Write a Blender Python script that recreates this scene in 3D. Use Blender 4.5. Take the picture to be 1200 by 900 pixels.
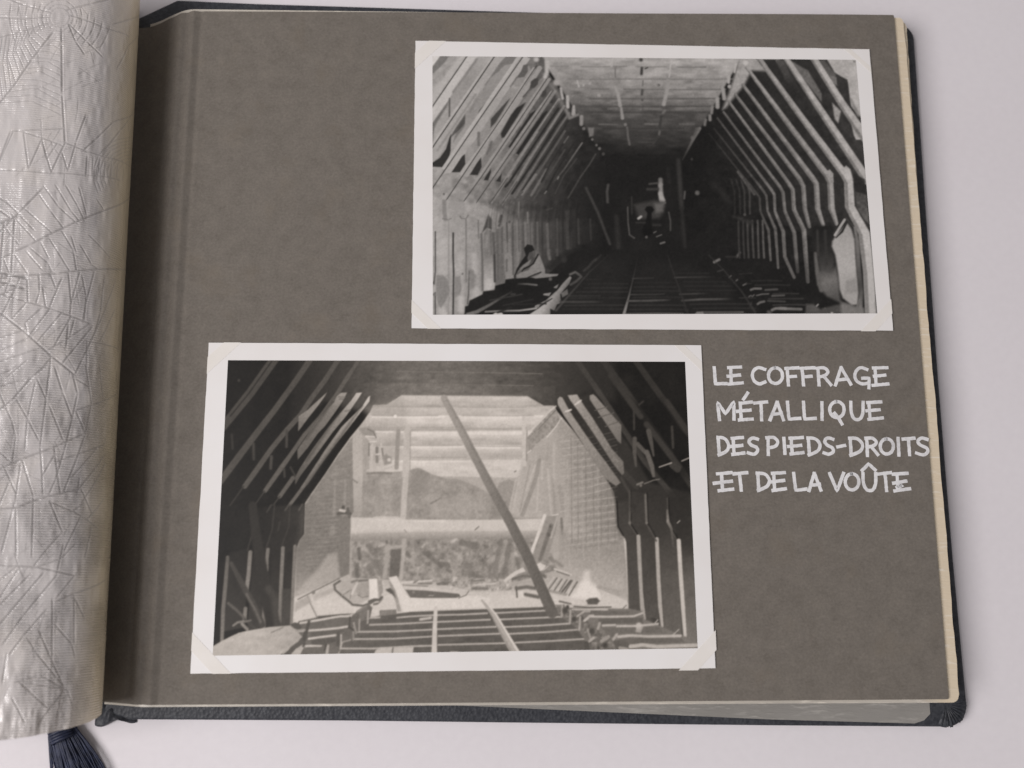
import bpy, bmesh, math, random
import numpy as np
from mathutils import Matrix, Vector

for o in list(bpy.data.objects):
    bpy.data.objects.remove(o, do_unlink=True)
scene = bpy.context.scene
COL = scene.collection
CM = 0.01            # everything below is written in centimetres; the mounted page lies at z = 0 (cm)
TABLE_Z = -1.05      # table top below the page, in cm

# ------------------------------------------------------------------ camera, world, lamps, exposure
cam_data = bpy.data.cameras.new('camera')
cam_data.sensor_width = 36.0
cam_data.lens = 33.702
cam_data.clip_start = 0.01
cam_data.clip_end = 20.0
cam = bpy.data.objects.new('camera', cam_data)
COL.objects.link(cam)
cam.matrix_world = Matrix(((0.99893919, -0.00324786, -0.04593421, 7.2882 * CM),
                           (-0.00552702, 0.98184201, -0.18961993, -6.3054 * CM),
                           (0.045716, 0.18967266, 0.98078251, (26.6726 - TABLE_Z) * CM),
                           (0, 0, 0, 1)))
cam_data.dof.use_dof = True
cam_data.dof.focus_distance = 0.275
cam_data.dof.aperture_fstop = 9.0
scene.camera = cam

world = bpy.data.worlds.new('World')
scene.world = world
world.use_nodes = True
world.node_tree.nodes['Background'].inputs['Color'].default_value = (1.0, 0.96, 0.965, 1)
world.node_tree.nodes['Background'].inputs['Strength'].default_value = 0.29

def area_lamp(name, loc_cm, aim_cm, size_cm, watts, colour):
    d = bpy.data.lights.new(name, 'AREA')
    d.shape = 'RECTANGLE'
    d.size, d.size_y = size_cm[0] * CM, size_cm[1] * CM
    d.energy = watts
    d.color = colour
    o = bpy.data.objects.new(name, d)
    COL.objects.link(o)
    o.location = Vector(loc_cm) * CM
    o.rotation_euler = (Vector(aim_cm) - Vector(loc_cm)).to_track_quat('-Z', 'Y').to_euler()
    return o
area_lamp('window_light', (-92, -30, 108), (7, 0, 1), (78, 78), 21.0, (1.0, .96, .955))

scene.view_settings.view_transform = 'Standard'
scene.view_settings.look = 'None'
scene.view_settings.gamma = 1.0
scene.view_settings.use_curve_mapping = False
scene.view_settings.exposure = 0.0

# ------------------------------------------------------------------ helpers
def srgb(v):
    v = np.asarray(v, float) / 255.0
    return np.where(v <= .04045, v / 12.92, ((v + .055) / 1.055) ** 2.4)

def mesh_object(name, verts_cm, faces, mat, parent=None, smooth=False):
    me = bpy.data.meshes.new(name)
    v = np.asarray(verts_cm, float) * CM
    v[:, 2] -= TABLE_Z * CM
    me.from_pydata(v.tolist(), [], [list(map(int, f)) for f in faces])
    if smooth:
        me.polygons.foreach_set('use_smooth', [True] * len(me.polygons))
    me.materials.append(mat)
    me.update()
    ob = bpy.data.objects.new(name, me)
    COL.objects.link(ob)
    if parent is not None:
        ob.parent = parent
    return ob

def empty(name, label, category):
    e = bpy.data.objects.new(name, None)
    e.empty_display_size = 0.02
    COL.objects.link(e)
    e['label'] = label
    e['category'] = category
    return e

def grid_mesh(name, V, mat, parent=None, smooth=True, uv=None):
    """V: rows x cols x 3 array in cm -> one quad grid mesh (fast path)."""
    r, c, _ = V.shape
    me = bpy.data.meshes.new(name)
    v = V.reshape(-1, 3) * CM
    v[:, 2] -= TABLE_Z * CM
    i = np.arange((r - 1) * (c - 1)); a = (i // (c - 1)) * c + i % (c - 1)
    quads = np.stack([a, a + 1, a + c + 1, a + c], 1).astype(np.int32)
    me.vertices.add(r * c); me.vertices.foreach_set('co', v.ravel().astype(np.float32))
    me.loops.add(quads.size); me.loops.foreach_set('vertex_index', quads.ravel())
    me.polygons.add(len(quads))
    me.polygons.foreach_set('loop_start', np.arange(0, quads.size, 4, dtype=np.int32))
    me.polygons.foreach_set('use_smooth', np.full(len(quads), smooth))
    if uv is not None:
        lay = me.uv_layers.new(name='UVMap')
        lay.data.foreach_set('uv', uv.reshape(-1, 2)[quads.ravel()].ravel().astype(np.float32))
    me.update(calc_edges=True); me.validate()
    me.materials.append(mat)
    ob = bpy.data.objects.new(name, me)
    COL.objects.link(ob)
    if parent is not None:
        ob.parent = parent
    return ob

def slab(name, outline, z0, z1, mat, parent=None, bevel=0.0):
    """Flat board from a closed outline (cm) between z0 and z1."""
    n = len(outline)
    v = [(x, y, z0) for x, y in outline] + [(x, y, z1) for x, y in outline]
    f = [list(range(n))[::-1], list(range(n, 2 * n))]
    f += [[i, (i + 1) % n, n + (i + 1) % n, n + i] for i in range(n)]
    ob = mesh_object(name, v, f, mat, parent)
    if bevel:
        bm = bmesh.new(); bm.from_mesh(ob.data)
        bmesh.ops.bevel(bm, geom=[e for e in bm.edges if abs(e.verts[0].co.z - e.verts[1].co.z) < 1e-7],
                        offset=bevel * CM, segments=3, affect='EDGES', profile=.5)
        for p in bm.faces: p.smooth = True
        bm.to_mesh(ob.data); bm.free()
    return ob

def rounded(x0, y0, x1, y1, radii, rot=0.0, seg=6):
    """Rectangle with corner radii (bl, br, tr, tl), turned by rot about its centre."""
    pts = []
    for (cx, cy, sx, sy, a0), r in zip(((x0, y0, 1, 1, 180), (x1, y0, -1, 1, 270), (x1, y1, -1, -1, 0), (x0, y1, 1, -1, 90)), radii):
        if r <= 0:
            pts.append((cx, cy)); continue
        for i in range(seg + 1):
            a = math.radians(a0 + 90 * i / seg)
            pts.append((cx + sx * r + r * math.cos(a), cy + sy * r + r * math.sin(a)))
    mx, my = (x0 + x1) / 2, (y0 + y1) / 2
    c, s = math.cos(rot), math.sin(rot)
    return [(mx + (x - mx) * c - (y - my) * s, my + (x - mx) * s + (y - my) * c) for x, y in pts]

class Mat:
    def __init__(self, name):
        self.m = bpy.data.materials.new(name); self.m.use_nodes = True
        self.nt = self.m.node_tree; self.b = self.nt.nodes['Principled BSDF']
    def n(self, kind, **kw):
        nd = self.nt.nodes.new(kind)
        for k, v in kw.items():
            if k in nd.inputs: nd.inputs[k].default_value = v
            else: setattr(nd, k, v)
        return nd
    def link(self, a, b): self.nt.links.new(a, b)
    def noise(self, scale, detail=4, rough=.6, vec=None):
        nd = self.n('ShaderNodeTexNoise'); nd.inputs['Scale'].default_value = scale
        nd.inputs['Detail'].default_value = detail; nd.inputs['Roughness'].default_value = rough
        if vec is not None: self.link(vec, nd.inputs['Vector'])
        return nd
    def ramp(self, fac, stops):
        nd = self.n('ShaderNodeValToRGB'); cr = nd.color_ramp
        while len(cr.elements) < len(stops): cr.elements.new(.5)
        for e, (p, c) in zip(cr.elements, stops):
            e.position = p; e.color = (*c, 1) if len(c) == 3 else c
        self.link(fac, nd.inputs['Fac']); return nd
    def mix(self, fac, a, b, mode='MIX'):
        nd = self.n('ShaderNodeMix'); nd.data_type = 'RGBA'; nd.blend_type = mode
        for sock, val in ((nd.inputs[0], fac), (nd.inputs[6], a), (nd.inputs[7], b)):
            if hasattr(val, 'is_linked'): self.link(val, sock)
            else: sock.default_value = val if not isinstance(val, tuple) else (*val, 1)[:4]
        return nd.outputs[2]
    def bump(self, height, strength, dist_cm, prev=None):
        nd = self.n('ShaderNodeBump'); nd.inputs['Strength'].default_value = strength
        nd.inputs['Distance'].default_value = dist_cm * CM
        self.link(height, nd.inputs['Height'])
        if prev is not None: self.link(prev, nd.inputs['Normal'])
        return nd.outputs['Normal']
    def obj(self): return self.n('ShaderNodeTexCoord').outputs['Object']
    def uv(self): return self.n('ShaderNodeTexCoord').outputs['UV']
    def set(self, **kw):
        for k, v in kw.items(): self.b.inputs[k.replace('_', ' ')].default_value = v
        return self

def mapped(M, vec, scale):
    mp = M.n('ShaderNodeMapping'); mp.inputs['Scale'].default_value = scale
    M.link(vec, mp.inputs['Vector']); return mp.outputs['Vector']

# ------------------------------------------------------------------ materials
def mat_table():
    M = Mat('white_tabletop'); o = M.obj()
    a = M.noise(9, 3, .5, o); b = M.noise(420, 3, .6, o)
    c1 = M.ramp(a.outputs['Fac'], [(.3, (.70, .665, .69)), (.7, (.735, .705, .73))])
    c2 = M.mix(.10, c1.outputs['Color'], M.ramp(b.outputs['Fac'], [(.3, (.60, .57, .59)), (.7, (.82, .79, .81))]).outputs['Color'])
    sp = M.n('ShaderNodeTexVoronoi'); sp.inputs['Scale'].default_value = 26; M.link(o, sp.inputs['Vector'])
    pick = M.n('ShaderNodeMath', operation='LESS_THAN'); M.link(sp.outputs['Distance'], pick.inputs[0]); pick.inputs[1].default_value = .02
    sep = M.n('ShaderNodeSeparateColor'); M.link(sp.outputs['Color'], sep.inputs['Color'])
    few = M.n('ShaderNodeMath', operation='GREATER_THAN'); M.link(sep.outputs['Red'], few.inputs[0]); few.inputs[1].default_value = .86
    both = M.n('ShaderNodeMath', operation='MULTIPLY'); M.link(pick.outputs[0], both.inputs[0]); M.link(few.outputs[0], both.inputs[1])
    soft = M.n('ShaderNodeMath', operation='MULTIPLY'); M.link(both.outputs[0], soft.inputs[0]); soft.inputs[1].default_value = .45
    M.link(M.mix(soft.outputs[0], c2, (.35, .31, .30)), M.b.inputs['Base Color'])
    n1 = M.bump(a.outputs['Fac'], .5, .12); M.link(M.bump(b.outputs['Fac'], .15, .01, n1), M.b.inputs['Normal'])
    M.set(Roughness=.55, Specular_IOR_Level=.3); return M.m

def mat_page(name, tint=1.0):
    M = Mat(name); o = M.obj()
    big = M.noise(14, 4, .6, o); mid = M.noise(210, 4, .65, o); fine = M.noise(1500, 2, .7, o)
    st = M.noise(1, 3, .7, mapped(M, o, (900, 2200, 900)))
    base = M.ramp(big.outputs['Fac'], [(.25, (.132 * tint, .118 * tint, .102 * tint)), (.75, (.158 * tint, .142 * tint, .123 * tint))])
    m1 = M.mix(.58, base.outputs['Color'], M.ramp(mid.outputs['Fac'], [(.28, (.104, .091, .076)), (.5, (.148, .132, .114)), (.74, (.190, .168, .143))]).outputs['Color'])
    m2 = M.mix(.26, m1, M.ramp(fine.outputs['Fac'], [(.25, (.070, .062, .054)), (.5, (.150, .133, .116)), (.78, (.245, .218, .190))]).outputs['Color'])
    br = M.noise(75, 3, .6, o)
    m3 = M.mix(M.ramp(br.outputs['Fac'], [(.56, (0, 0, 0)), (.74, (.4, .4, .4))]).outputs['Color'], m2, (.160, .134, .104))
    m4 = M.mix(.12, m3, M.ramp(st.outputs['Fac'], [(.3, (.075, .067, .058)), (.7, (.225, .200, .175))]).outputs['Color'])
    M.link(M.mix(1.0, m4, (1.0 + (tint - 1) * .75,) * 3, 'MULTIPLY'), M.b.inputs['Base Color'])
    n1 = M.bump(big.outputs['Fac'], .25, .06); n2 = M.bump(mid.outputs['Fac'], .3, .01, n1)
    M.link(M.bump(fine.outputs['Fac'], .35, .006, n2), M.b.inputs['Normal'])
    M.set(Roughness=.8, Specular_IOR_Level=.2); return M.m

def mat_interleaf(name, body, margin, s_margin=None, ribs=True, rough=.23):
    """Glassine interleaf: pearly paper with pressed ribs; UV is in cm (across, along)."""
    M = Mat(name)
    if ribs:
        u = M.uv()
        sep = M.n('ShaderNodeSeparateXYZ'); M.link(u, sep.inputs[0])
        blot = M.noise(1, 3, .6, mapped(M, u, (.8, .8, 1)))
        col = M.mix(.5, body, M.ramp(blot.outputs['Fac'], [(.3, tuple(c * .9 for c in body)), (.7, tuple(min(1, c * 1.08) for c in body))]).outputs['Color'])
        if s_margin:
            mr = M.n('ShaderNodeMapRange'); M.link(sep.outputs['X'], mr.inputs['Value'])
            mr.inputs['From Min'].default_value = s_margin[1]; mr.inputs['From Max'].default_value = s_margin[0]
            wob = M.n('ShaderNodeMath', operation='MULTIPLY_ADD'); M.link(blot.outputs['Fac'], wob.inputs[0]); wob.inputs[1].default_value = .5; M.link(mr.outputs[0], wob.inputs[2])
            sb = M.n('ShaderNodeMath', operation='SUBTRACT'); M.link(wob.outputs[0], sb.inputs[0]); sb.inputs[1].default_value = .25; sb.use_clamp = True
            col = M.mix(sb.outputs[0], col, margin)  # yellowed margin, lightened in colour for light shining through the bend
            at = M.n('ShaderNodeAttribute'); at.attribute_name = 'pressed'
            col = M.mix(at.outputs['Fac'], col, tuple(c * .52 for c in body))
        M.link(col, M.b.inputs['Base Color'])
        w = M.n('ShaderNodeTexWave', wave_type='BANDS', bands_direction='Y'); w.inputs['Scale'].default_value = 5.0
        w.inputs['Distortion'].default_value = 1.6; w.inputs['Detail'].default_value = 2; w.inputs['Detail Scale'].default_value = 1.2
        M.link(u, w.inputs['Vector'])
        patch = M.noise(1, 2, .5, mapped(M, u, (1.1, .7, 1)))
        pr = M.ramp(patch.outputs['Fac'], [(.36, (.12, .12, .12)), (.6, (1, 1, 1))])
        h = M.n('ShaderNodeMath', operation='MULTIPLY'); M.link(w.outputs['Fac'], h.inputs[0]); M.link(pr.outputs['Color'], h.inputs[1])
        lo = M.n('ShaderNodeMapRange'); M.link(sep.outputs['Y'], lo.inputs['Value'])   # the ribs are pressed in more sharply toward the foot
        lo.inputs['From Min'].default_value = 4.0; lo.inputs['From Max'].default_value = -3.0; lo.inputs['To Min'].default_value = .22
        hm = M.n('ShaderNodeMath', operation='MULTIPLY'); M.link(h.outputs[0], hm.inputs[0]); M.link(lo.outputs[0], hm.inputs[1]); h = hm
        f = M.noise(1, 3, .6, mapped(M, u, (11, 11, 1)))
        n1 = M.bump(h.outputs[0], 1.0, .03); n2 = M.bump(f.outputs['Fac'], .5, .016, n1)
        M.link(n2, M.b.inputs['Normal'])
    else:
        o = M.obj(); f = M.noise(500, 4, .6, o); big = M.noise(45, 3, .5, o)
        col = M.mix(.7, body, M.ramp(big.outputs['Fac'], [(.3, tuple(c * .84 for c in body)), (.7, tuple(min(1, c * 1.12) for c in body))]).outputs['Color'])
        if margin:
            sx = M.n('ShaderNodeSeparateXYZ'); M.link(o, sx.inputs[0])
            ag = M.n('ShaderNodeMapRange'); M.link(sx.outputs['X'], ag.inputs['Value']); ag.inputs['From Min'].default_value = .196; ag.inputs['From Max'].default_value = .204
            col = M.mix(ag.outputs[0], col, margin)
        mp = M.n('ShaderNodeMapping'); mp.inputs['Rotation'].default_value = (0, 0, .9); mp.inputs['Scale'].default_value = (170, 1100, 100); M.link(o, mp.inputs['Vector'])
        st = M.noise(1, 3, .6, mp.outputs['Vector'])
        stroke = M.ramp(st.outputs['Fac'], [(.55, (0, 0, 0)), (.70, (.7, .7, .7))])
        col = M.mix(stroke.outputs['Color'], col, tuple(min(.85, c * 1.5) for c in body))  # pale diagonal flecks: glints of the embossing put into the colour
        M.link(col, M.b.inputs['Base Color'])
        n1 = M.bump(st.outputs['Fac'], .8, .03); M.link(M.bump(f.outputs['Fac'], .3, .006, n1), M.b.inputs['Normal'])
    M.set(Roughness=rough, Specular_IOR_Level=.95 if s_margin else .55)
    if s_margin:                                        # thin pearly sheet: some light comes through
        tr = M.n('ShaderNodeBsdfTranslucent'); tr.inputs['Color'].default_value = (.86, .74, .56, 1)
        mx = M.n('ShaderNodeMixShader'); mx.inputs[0].default_value = .16
        out = M.nt.nodes['Material Output']
        M.link(M.b.outputs[0], mx.inputs[1]); M.link(tr.outputs[0], mx.inputs[2]); M.link(mx.outputs[0], out.inputs['Surface'])
    return M.m

def mat_cover():
    M = Mat('dark_blue_grained_cloth'); o = M.obj()
    v = M.n('ShaderNodeTexVoronoi'); v.inputs['Scale'].default_value = 1100; M.link(o, v.inputs['Vector'])
    a = M.noise(60, 4, .6, o); f = M.noise(900, 3, .6, o)
    c = M.ramp(a.outputs['Fac'], [(.3, (.017, .019, .026)), (.7, (.036, .039, .047))])
    c2 = M.mix(.35, c.outputs['Color'], M.ramp(f.outputs['Fac'], [(.35, (.010, .011, .017)), (.7, (.085, .09, .10))]).outputs['Color'])
    M.link(c2, M.b.inputs['Base Color'])
    n1 = M.bump(v.outputs['Distance'], .6, .02); M.link(M.bump(a.outputs['Fac'], .4, .03, n1), M.b.inputs['Normal'])
    M.set(Roughness=.55, Specular_IOR_Level=.45); return M.m

def mat_simple(name, c0, c1, scale, rough=.6, spec=.3, bump=.3, bd=.01):
    M = Mat(name); o = M.obj(); a = M.noise(scale, 4, .6, o)
    M.link(M.ramp(a.outputs['Fac'], [(.3, c0), (.7, c1)]).outputs['Color'], M.b.inputs['Base Color'])
    M.link(M.bump(a.outputs['Fac'], bump, bd), M.b.inputs['Normal'])
    M.set(Roughness=rough, Specular_IOR_Level=spec); return M.m

def mat_ink():
    M = Mat('white_ink'); o = M.obj(); a = M.noise(260, 4, .65, o); b = M.noise(1500, 2, .6, o)
    c = M.ramp(a.outputs['Fac'], [(.28, (.56, .555, .56)), (.5, (.73, .725, .735)), (.7, (.80, .80, .81))])
    c2 = M.mix(.22, c.outputs['Color'], M.ramp(b.outputs['Fac'], [(.32, (.36, .345, .335)), (.55, (.76, .75, .75))]).outputs['Color'])
    M.link(c2, M.b.inputs['Base Color']); M.set(Roughness=.8, Specular_IOR_Level=.15); return M.m

def mat_picture(name):
    M = Mat(name); at = M.n('ShaderNodeAttribute'); at.attribute_name = 'silver'
    M.link(at.outputs['Color'], M.b.inputs['Base Color'])
    M.set(Roughness=.42, Specular_IOR_Level=.28); return M.m

TABLE = mat_table()
PAGE = mat_page('grey_brown_album_card', 1.08)
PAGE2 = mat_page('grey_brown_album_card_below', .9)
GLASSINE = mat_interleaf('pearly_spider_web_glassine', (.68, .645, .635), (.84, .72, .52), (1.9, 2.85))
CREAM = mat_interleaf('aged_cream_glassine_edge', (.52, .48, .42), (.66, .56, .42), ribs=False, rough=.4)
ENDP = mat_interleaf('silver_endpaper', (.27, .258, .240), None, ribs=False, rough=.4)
COVER = mat_cover()
PAPER = mat_simple('white_photo_paper', (.745, .715, .695), (.80, .785, .78), 22, .42, .35, .1, .01)
CORNER = mat_simple('cream_corner_paper', (.735, .70, .655), (.775, .745, .71), 120, .5, .3, .3, .01)
INK = mat_ink()
CORD = mat_simple('navy_silk_cord', (.006, .009, .024), (.024, .032, .074), 500, .5, .4, .5, .02)

# ------------------------------------------------------------------ the table
table = mesh_object('tabletop', [(-70, -70, TABLE_Z), (90, -70, TABLE_Z), (90, 80, TABLE_Z), (-70, 80, TABLE_Z)], [(0, 1, 2, 3)], TABLE)
table['kind'] = 'structure'

# ------------------------------------------------------------------ the album
album = empty('photo_album', 'open photo album with dark blue cover and grey-brown pages lying on white table', 'photo album')

def arc(cx, cy, r, a0, a1, n=8):
    return [(cx + r * math.cos(math.radians(a0 + (a1 - a0) * i / n)), cy + r * math.sin(math.radians(a0 + (a1 - a0) * i / n))) for i in range(n + 1)]
back_outline = [(-3.0, -9.9), (-2.5, -9.98), (-2.1, -10.12), (-1.8, -10.22), (3.9, -10.32), (8.5, -10.43), (15.6, -10.59)]
back_outline += arc(20.68, -10.09, .60, -90, 0) + [(21.27, -6.0), (21.32, -.95), (21.42, 4.4)] + arc(20.99, 10.30, .56, 0, 85)
back_outline += [(0.64, 11.07), (-1.78, 11.13), (-2.9, 10.5), (-3.0, 10.4)]
back = slab('back_cover', back_outline, TABLE_Z + .002, -.76, COVER, album, .07)
back['label'] = 'dark blue grained back cover under the pages'
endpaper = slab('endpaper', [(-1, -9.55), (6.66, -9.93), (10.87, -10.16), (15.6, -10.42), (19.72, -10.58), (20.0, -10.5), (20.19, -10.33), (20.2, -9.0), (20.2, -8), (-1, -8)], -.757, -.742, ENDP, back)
endpaper['label'] = 'silvery web-embossed endpaper strip along the bottom edge'
# turned-in pleats fanning round the cover's lower right corner
random.seed(5)
(ccx, ccy) = (20.66, -10.10)
for i in range(13):
    a = math.radians(-112 + 132 * i / 12 + random.uniform(-3, 3))
    r0, r1, w = .10, .60 + random.uniform(-.03, .02), .035 + random.uniform(0, .02)
    d = (math.cos(a), math.sin(a)); q = (-d[1], d[0])
    v = []
    for r, ww, h in ((r0, .015, .004), ((r0 + r1) / 2, w, .045), (r1 - .06, w * 1.25, .04), (r1, w * 1.2, -.03)):
        for k, hh in ((-1, -.01), (0, h), (1, -.01)):
            v.append((ccx + d[0] * r + q[0] * ww * k, ccy + d[1] * r + q[1] * ww * k, -.757 + hh * 1.8))
    f = [(3 * j + k, 3 * j + k + 1, 3 * j + k + 4, 3 * j + k + 3) for j in range(3) for k in range(2)]
    mesh_object('corner_pleat', v, f, COVER, back, True)

# spine strip, front cover and the leaves already turned, under the raised interleaf
slab('spine', rounded(-4.7, -10.12, -3.02, 10.9, (.1, .1, .1, .1), 0), TABLE_Z + .002, -.80, COVER, album, .05)
front = slab('front_cover', rounded(-28.6, -10.35, -4.75, 11.0, (.5, .08, .08, .5), 0), TABLE_Z + .002, -.76, COVER, album, .07)
# crumpled cloth at the foot of the hinge
xs = np.linspace(-3.35, -1.35, 41); ys = np.linspace(-10.42, -9.85, 16)
X, Y = np.meshgrid(xs, ys)
rng0 = np.random.default_rng(8)
xs = np.linspace(-2.75, -1.65, 56); ys = np.linspace(-10.30, -9.70, 32)
X, Y = np.meshgrid(xs, ys)
env = np.clip((X + 2.8) / .25, 0, 1) * np.clip((-1.66 - X) / .3, 0, 1) * np.clip((Y + 10.31) / .05, 0, 1)
Zh = -.93 + .17 * env * (.75 + .35 * np.sin(X * 9 + Y * 6 + 1.0) + .18 * np.sin(X * 17 - Y * 9)) - .10 * (1 - env)
Yh = Y + .05 * np.sin(X * 8) - .10 * np.clip((-2.1 - X) / .6, 0, 1) * (Y + 9.7) / .6 * -1
hinge = grid_mesh('hinge_cloth', np.stack([X, Yh, Zh], 2), COVER, back, True)
hinge['label'] = 'crumpled cloth at the foot of the cover hinge'

def leaf(name, mat, z_flat, right, bottom, top, thick, radii, gutter_z=-.74, dense=False):
    """One bound leaf: flat over the block, scored near the hinge, dipping into the gutter.
    right = x at (bottom, top); bottom / top = y at (hinge, fore edge)."""
    n = 300 if dense else 80
    u = np.concatenate([np.linspace(0, .115, n // 2, endpoint=False), np.linspace(.115, .97, n // 4, endpoint=False), np.linspace(.97, 1, n // 4)])
    rows = 140 if dense else 90
    t = np.linspace(0, 1, rows)
    RX = right[0] + (right[1] - right[0]) * t
    if not dense:                                       # hand-cut, worn fore edges
        ej = np.random.default_rng(int(abs(z_flat) * 1e4)); RX = RX + np.convolve(ej.normal(0, .016, rows + 4), np.ones(5) / 5, 'valid') + ej.normal(0, .005, rows)
    X = -3.1 + u[None] * (RX + 3.1)[:, None]
    xs = -3.1 + u * (sum(right) / 2 + 3.1)
    d = np.clip((-1.0 - xs) / 1.8, 0, 1); dip = d * d * (3 - 2 * d)
    cuts = []
    for ra in radii:
        w = np.clip((xs - (xs[-1] - ra)) / max(ra, 1e-6), 0, 1) if ra > 0 else 0 * xs
        cuts.append(ra * (1 - np.sqrt(1 - w ** 2)))
    YB = bottom[0] + (bottom[1] - bottom[0]) * u + cuts[0]
    YT = top[0] + (top[1] - top[0]) * u - cuts[1] - .12 * dip
    Y = YB[None] + t[:, None] * (YT - YB)[None]
    prof = z_flat + (gutter_z - z_flat) * dip
    if dense:
        for gx, dep, wd in ((-.80, .020, .08), (-1.0, -.022, .08), (-1.22, .040, .10), (-1.42, -.014, .08), (-1.66, .02, .10)):
            prof = prof - dep * np.exp(-((xs - gx) / wd) ** 2)
    Z = np.repeat(prof[None], rows, 0)
    if dense:
        Z = Z + page_height(X, Y)
    top_s = np.stack([X, Y, Z], 2)
    bot = top_s[:, ::-1].copy(); bot[:, :, 2] -= thick
    V = np.concatenate([top_s, bot, top_s[:, :1]], 1)
    cap0 = np.concatenate([V[:1, :, :]], 0).copy(); cap0[:, :, 2] = np.minimum(cap0[:, :, 2], np.concatenate([bot[:1, ::-1, 2], bot[:1, :, 2], bot[:1, -1:, 2]], 1))
    cap1 = V[-1:].copy(); cap1[:, :, 2] = np.minimum(cap1[:, :, 2], np.concatenate([bot[-1:, ::-1, 2], bot[-1:, :, 2], bot[-1:, -1:, 2]], 1))
    return grid_mesh(name, np.concatenate([cap0, V, cap1], 0), mat, album, smooth=False)
def page_height(x, y):
    return .007 * np.sin(x * .55 + 1) * np.sin(y * .35) - .02 * np.clip((x - 17) / 3.5, 0, None) ** 2

top_page = leaf('page', PAGE, 0.0, (20.40, 20.57), (-9.74, -9.85), (10.24, 10.66), .028, (.03, .03), dense=True)
top_page['label'] = 'grey-brown card page carrying the two prints and white lettering'
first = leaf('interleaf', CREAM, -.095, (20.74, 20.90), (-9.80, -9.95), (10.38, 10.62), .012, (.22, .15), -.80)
first['label'] = 'aged cream interleaf edge showing past the page'
for i, (dx, dy) in enumerate(((.02, .02), (-.05, -.03), (.06, .0), (-.02, .03), (.03, -.02))):
    z = -.16 - i * .115
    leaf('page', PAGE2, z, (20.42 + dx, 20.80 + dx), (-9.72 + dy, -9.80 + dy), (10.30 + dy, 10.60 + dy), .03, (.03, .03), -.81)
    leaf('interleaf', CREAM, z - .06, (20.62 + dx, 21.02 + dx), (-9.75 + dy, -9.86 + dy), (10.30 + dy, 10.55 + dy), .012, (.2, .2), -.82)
for i in range(5):
    z0 = -.70 + i * .13
    # leaves already turned, lying under the raised interleaf
    xs = np.linspace(0, 1, 60)
    px_ = -3.4 - xs * 21.5
    pz = z0 + (1.55 - .1 * (4 - i)) * np.exp(-((xs - .10) / (.16 + .02 * i)) ** 2) * (1 - np.exp(-(xs / .035) ** 2)) * (i + 1) / 6
    rows = np.linspace(-9.7, 10.3, 8)
    V = np.stack([np.repeat(px_[None], 8, 0), np.repeat(rows[:, None], 60, 1), np.repeat(pz[None], 8, 0)], 2)
    V = np.concatenate([V, V[:, ::-1] - np.array([0, 0, .03]), V[:, :1]], 1)
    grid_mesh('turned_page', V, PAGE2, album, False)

# ------------------------------------------------------------------ the raised interleaf with its pressed spider webs
SHEET_CTRL = [(-3.05, -0.72), (-2.75, -0.45), (-2.42, -0.05), (-2.24, 0.4), (-2.22, 0.9), (-2.42, 1.4), (-2.85, 1.8), (-3.5, 2.08), (-4.4, 2.25), (-5.6, 2.3), (-7.5, 2.2), (-10.5, 1.8), (-14, 1.2), (-18, 0.6), (-22, 0.2), (-25.5, 0.05)]
def sheet_curve(n=900):
    c = np.array(SHEET_CTRL, float)
    c = np.vstack([2 * c[0] - c[1], c, 2 * c[-1] - c[-2]])
    out = []
    for i in range(1, len(c) - 2):
        t = np.linspace(0, 1, 60, endpoint=False)[:, None]
        a, b, d, e = c[i - 1], c[i], c[i + 1], c[i + 2]
        out.append(.5 * (2 * b + (d - a) * t + (2 * a - 5 * b + 4 * d - e) * t ** 2 + (3 * b - a - 3 * d + e) * t ** 3))
    p = np.vstack(out + [c[-2:-1]])
    s = np.concatenate([[0], np.cumsum(np.hypot(*np.diff(p, axis=0).T))])
    return s, p
SHEET_S, SHEET_P = sheet_curve()
def sheet_xz(s):
    return np.interp(s, SHEET_S, SHEET_P[:, 0]), np.interp(s, SHEET_S, SHEET_P[:, 1])
def sheet_bottom(s):
    return np.interp(s, [0, 1.0, 1.5, 2.0, 2.5, 3.0, 3.5, 4.0, 5.0, 9, 30], [-9.80, -9.85, -9.90, -9.97, -10.04, -10.11, -10.17, -10.22, -10.28, -10.3, -10.3])
SHEET_TOP = 10.75
def sheet_point(s, y):
    x, z = sheet_xz(s)
    return x - 0.019 * y - 0.05, z

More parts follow.
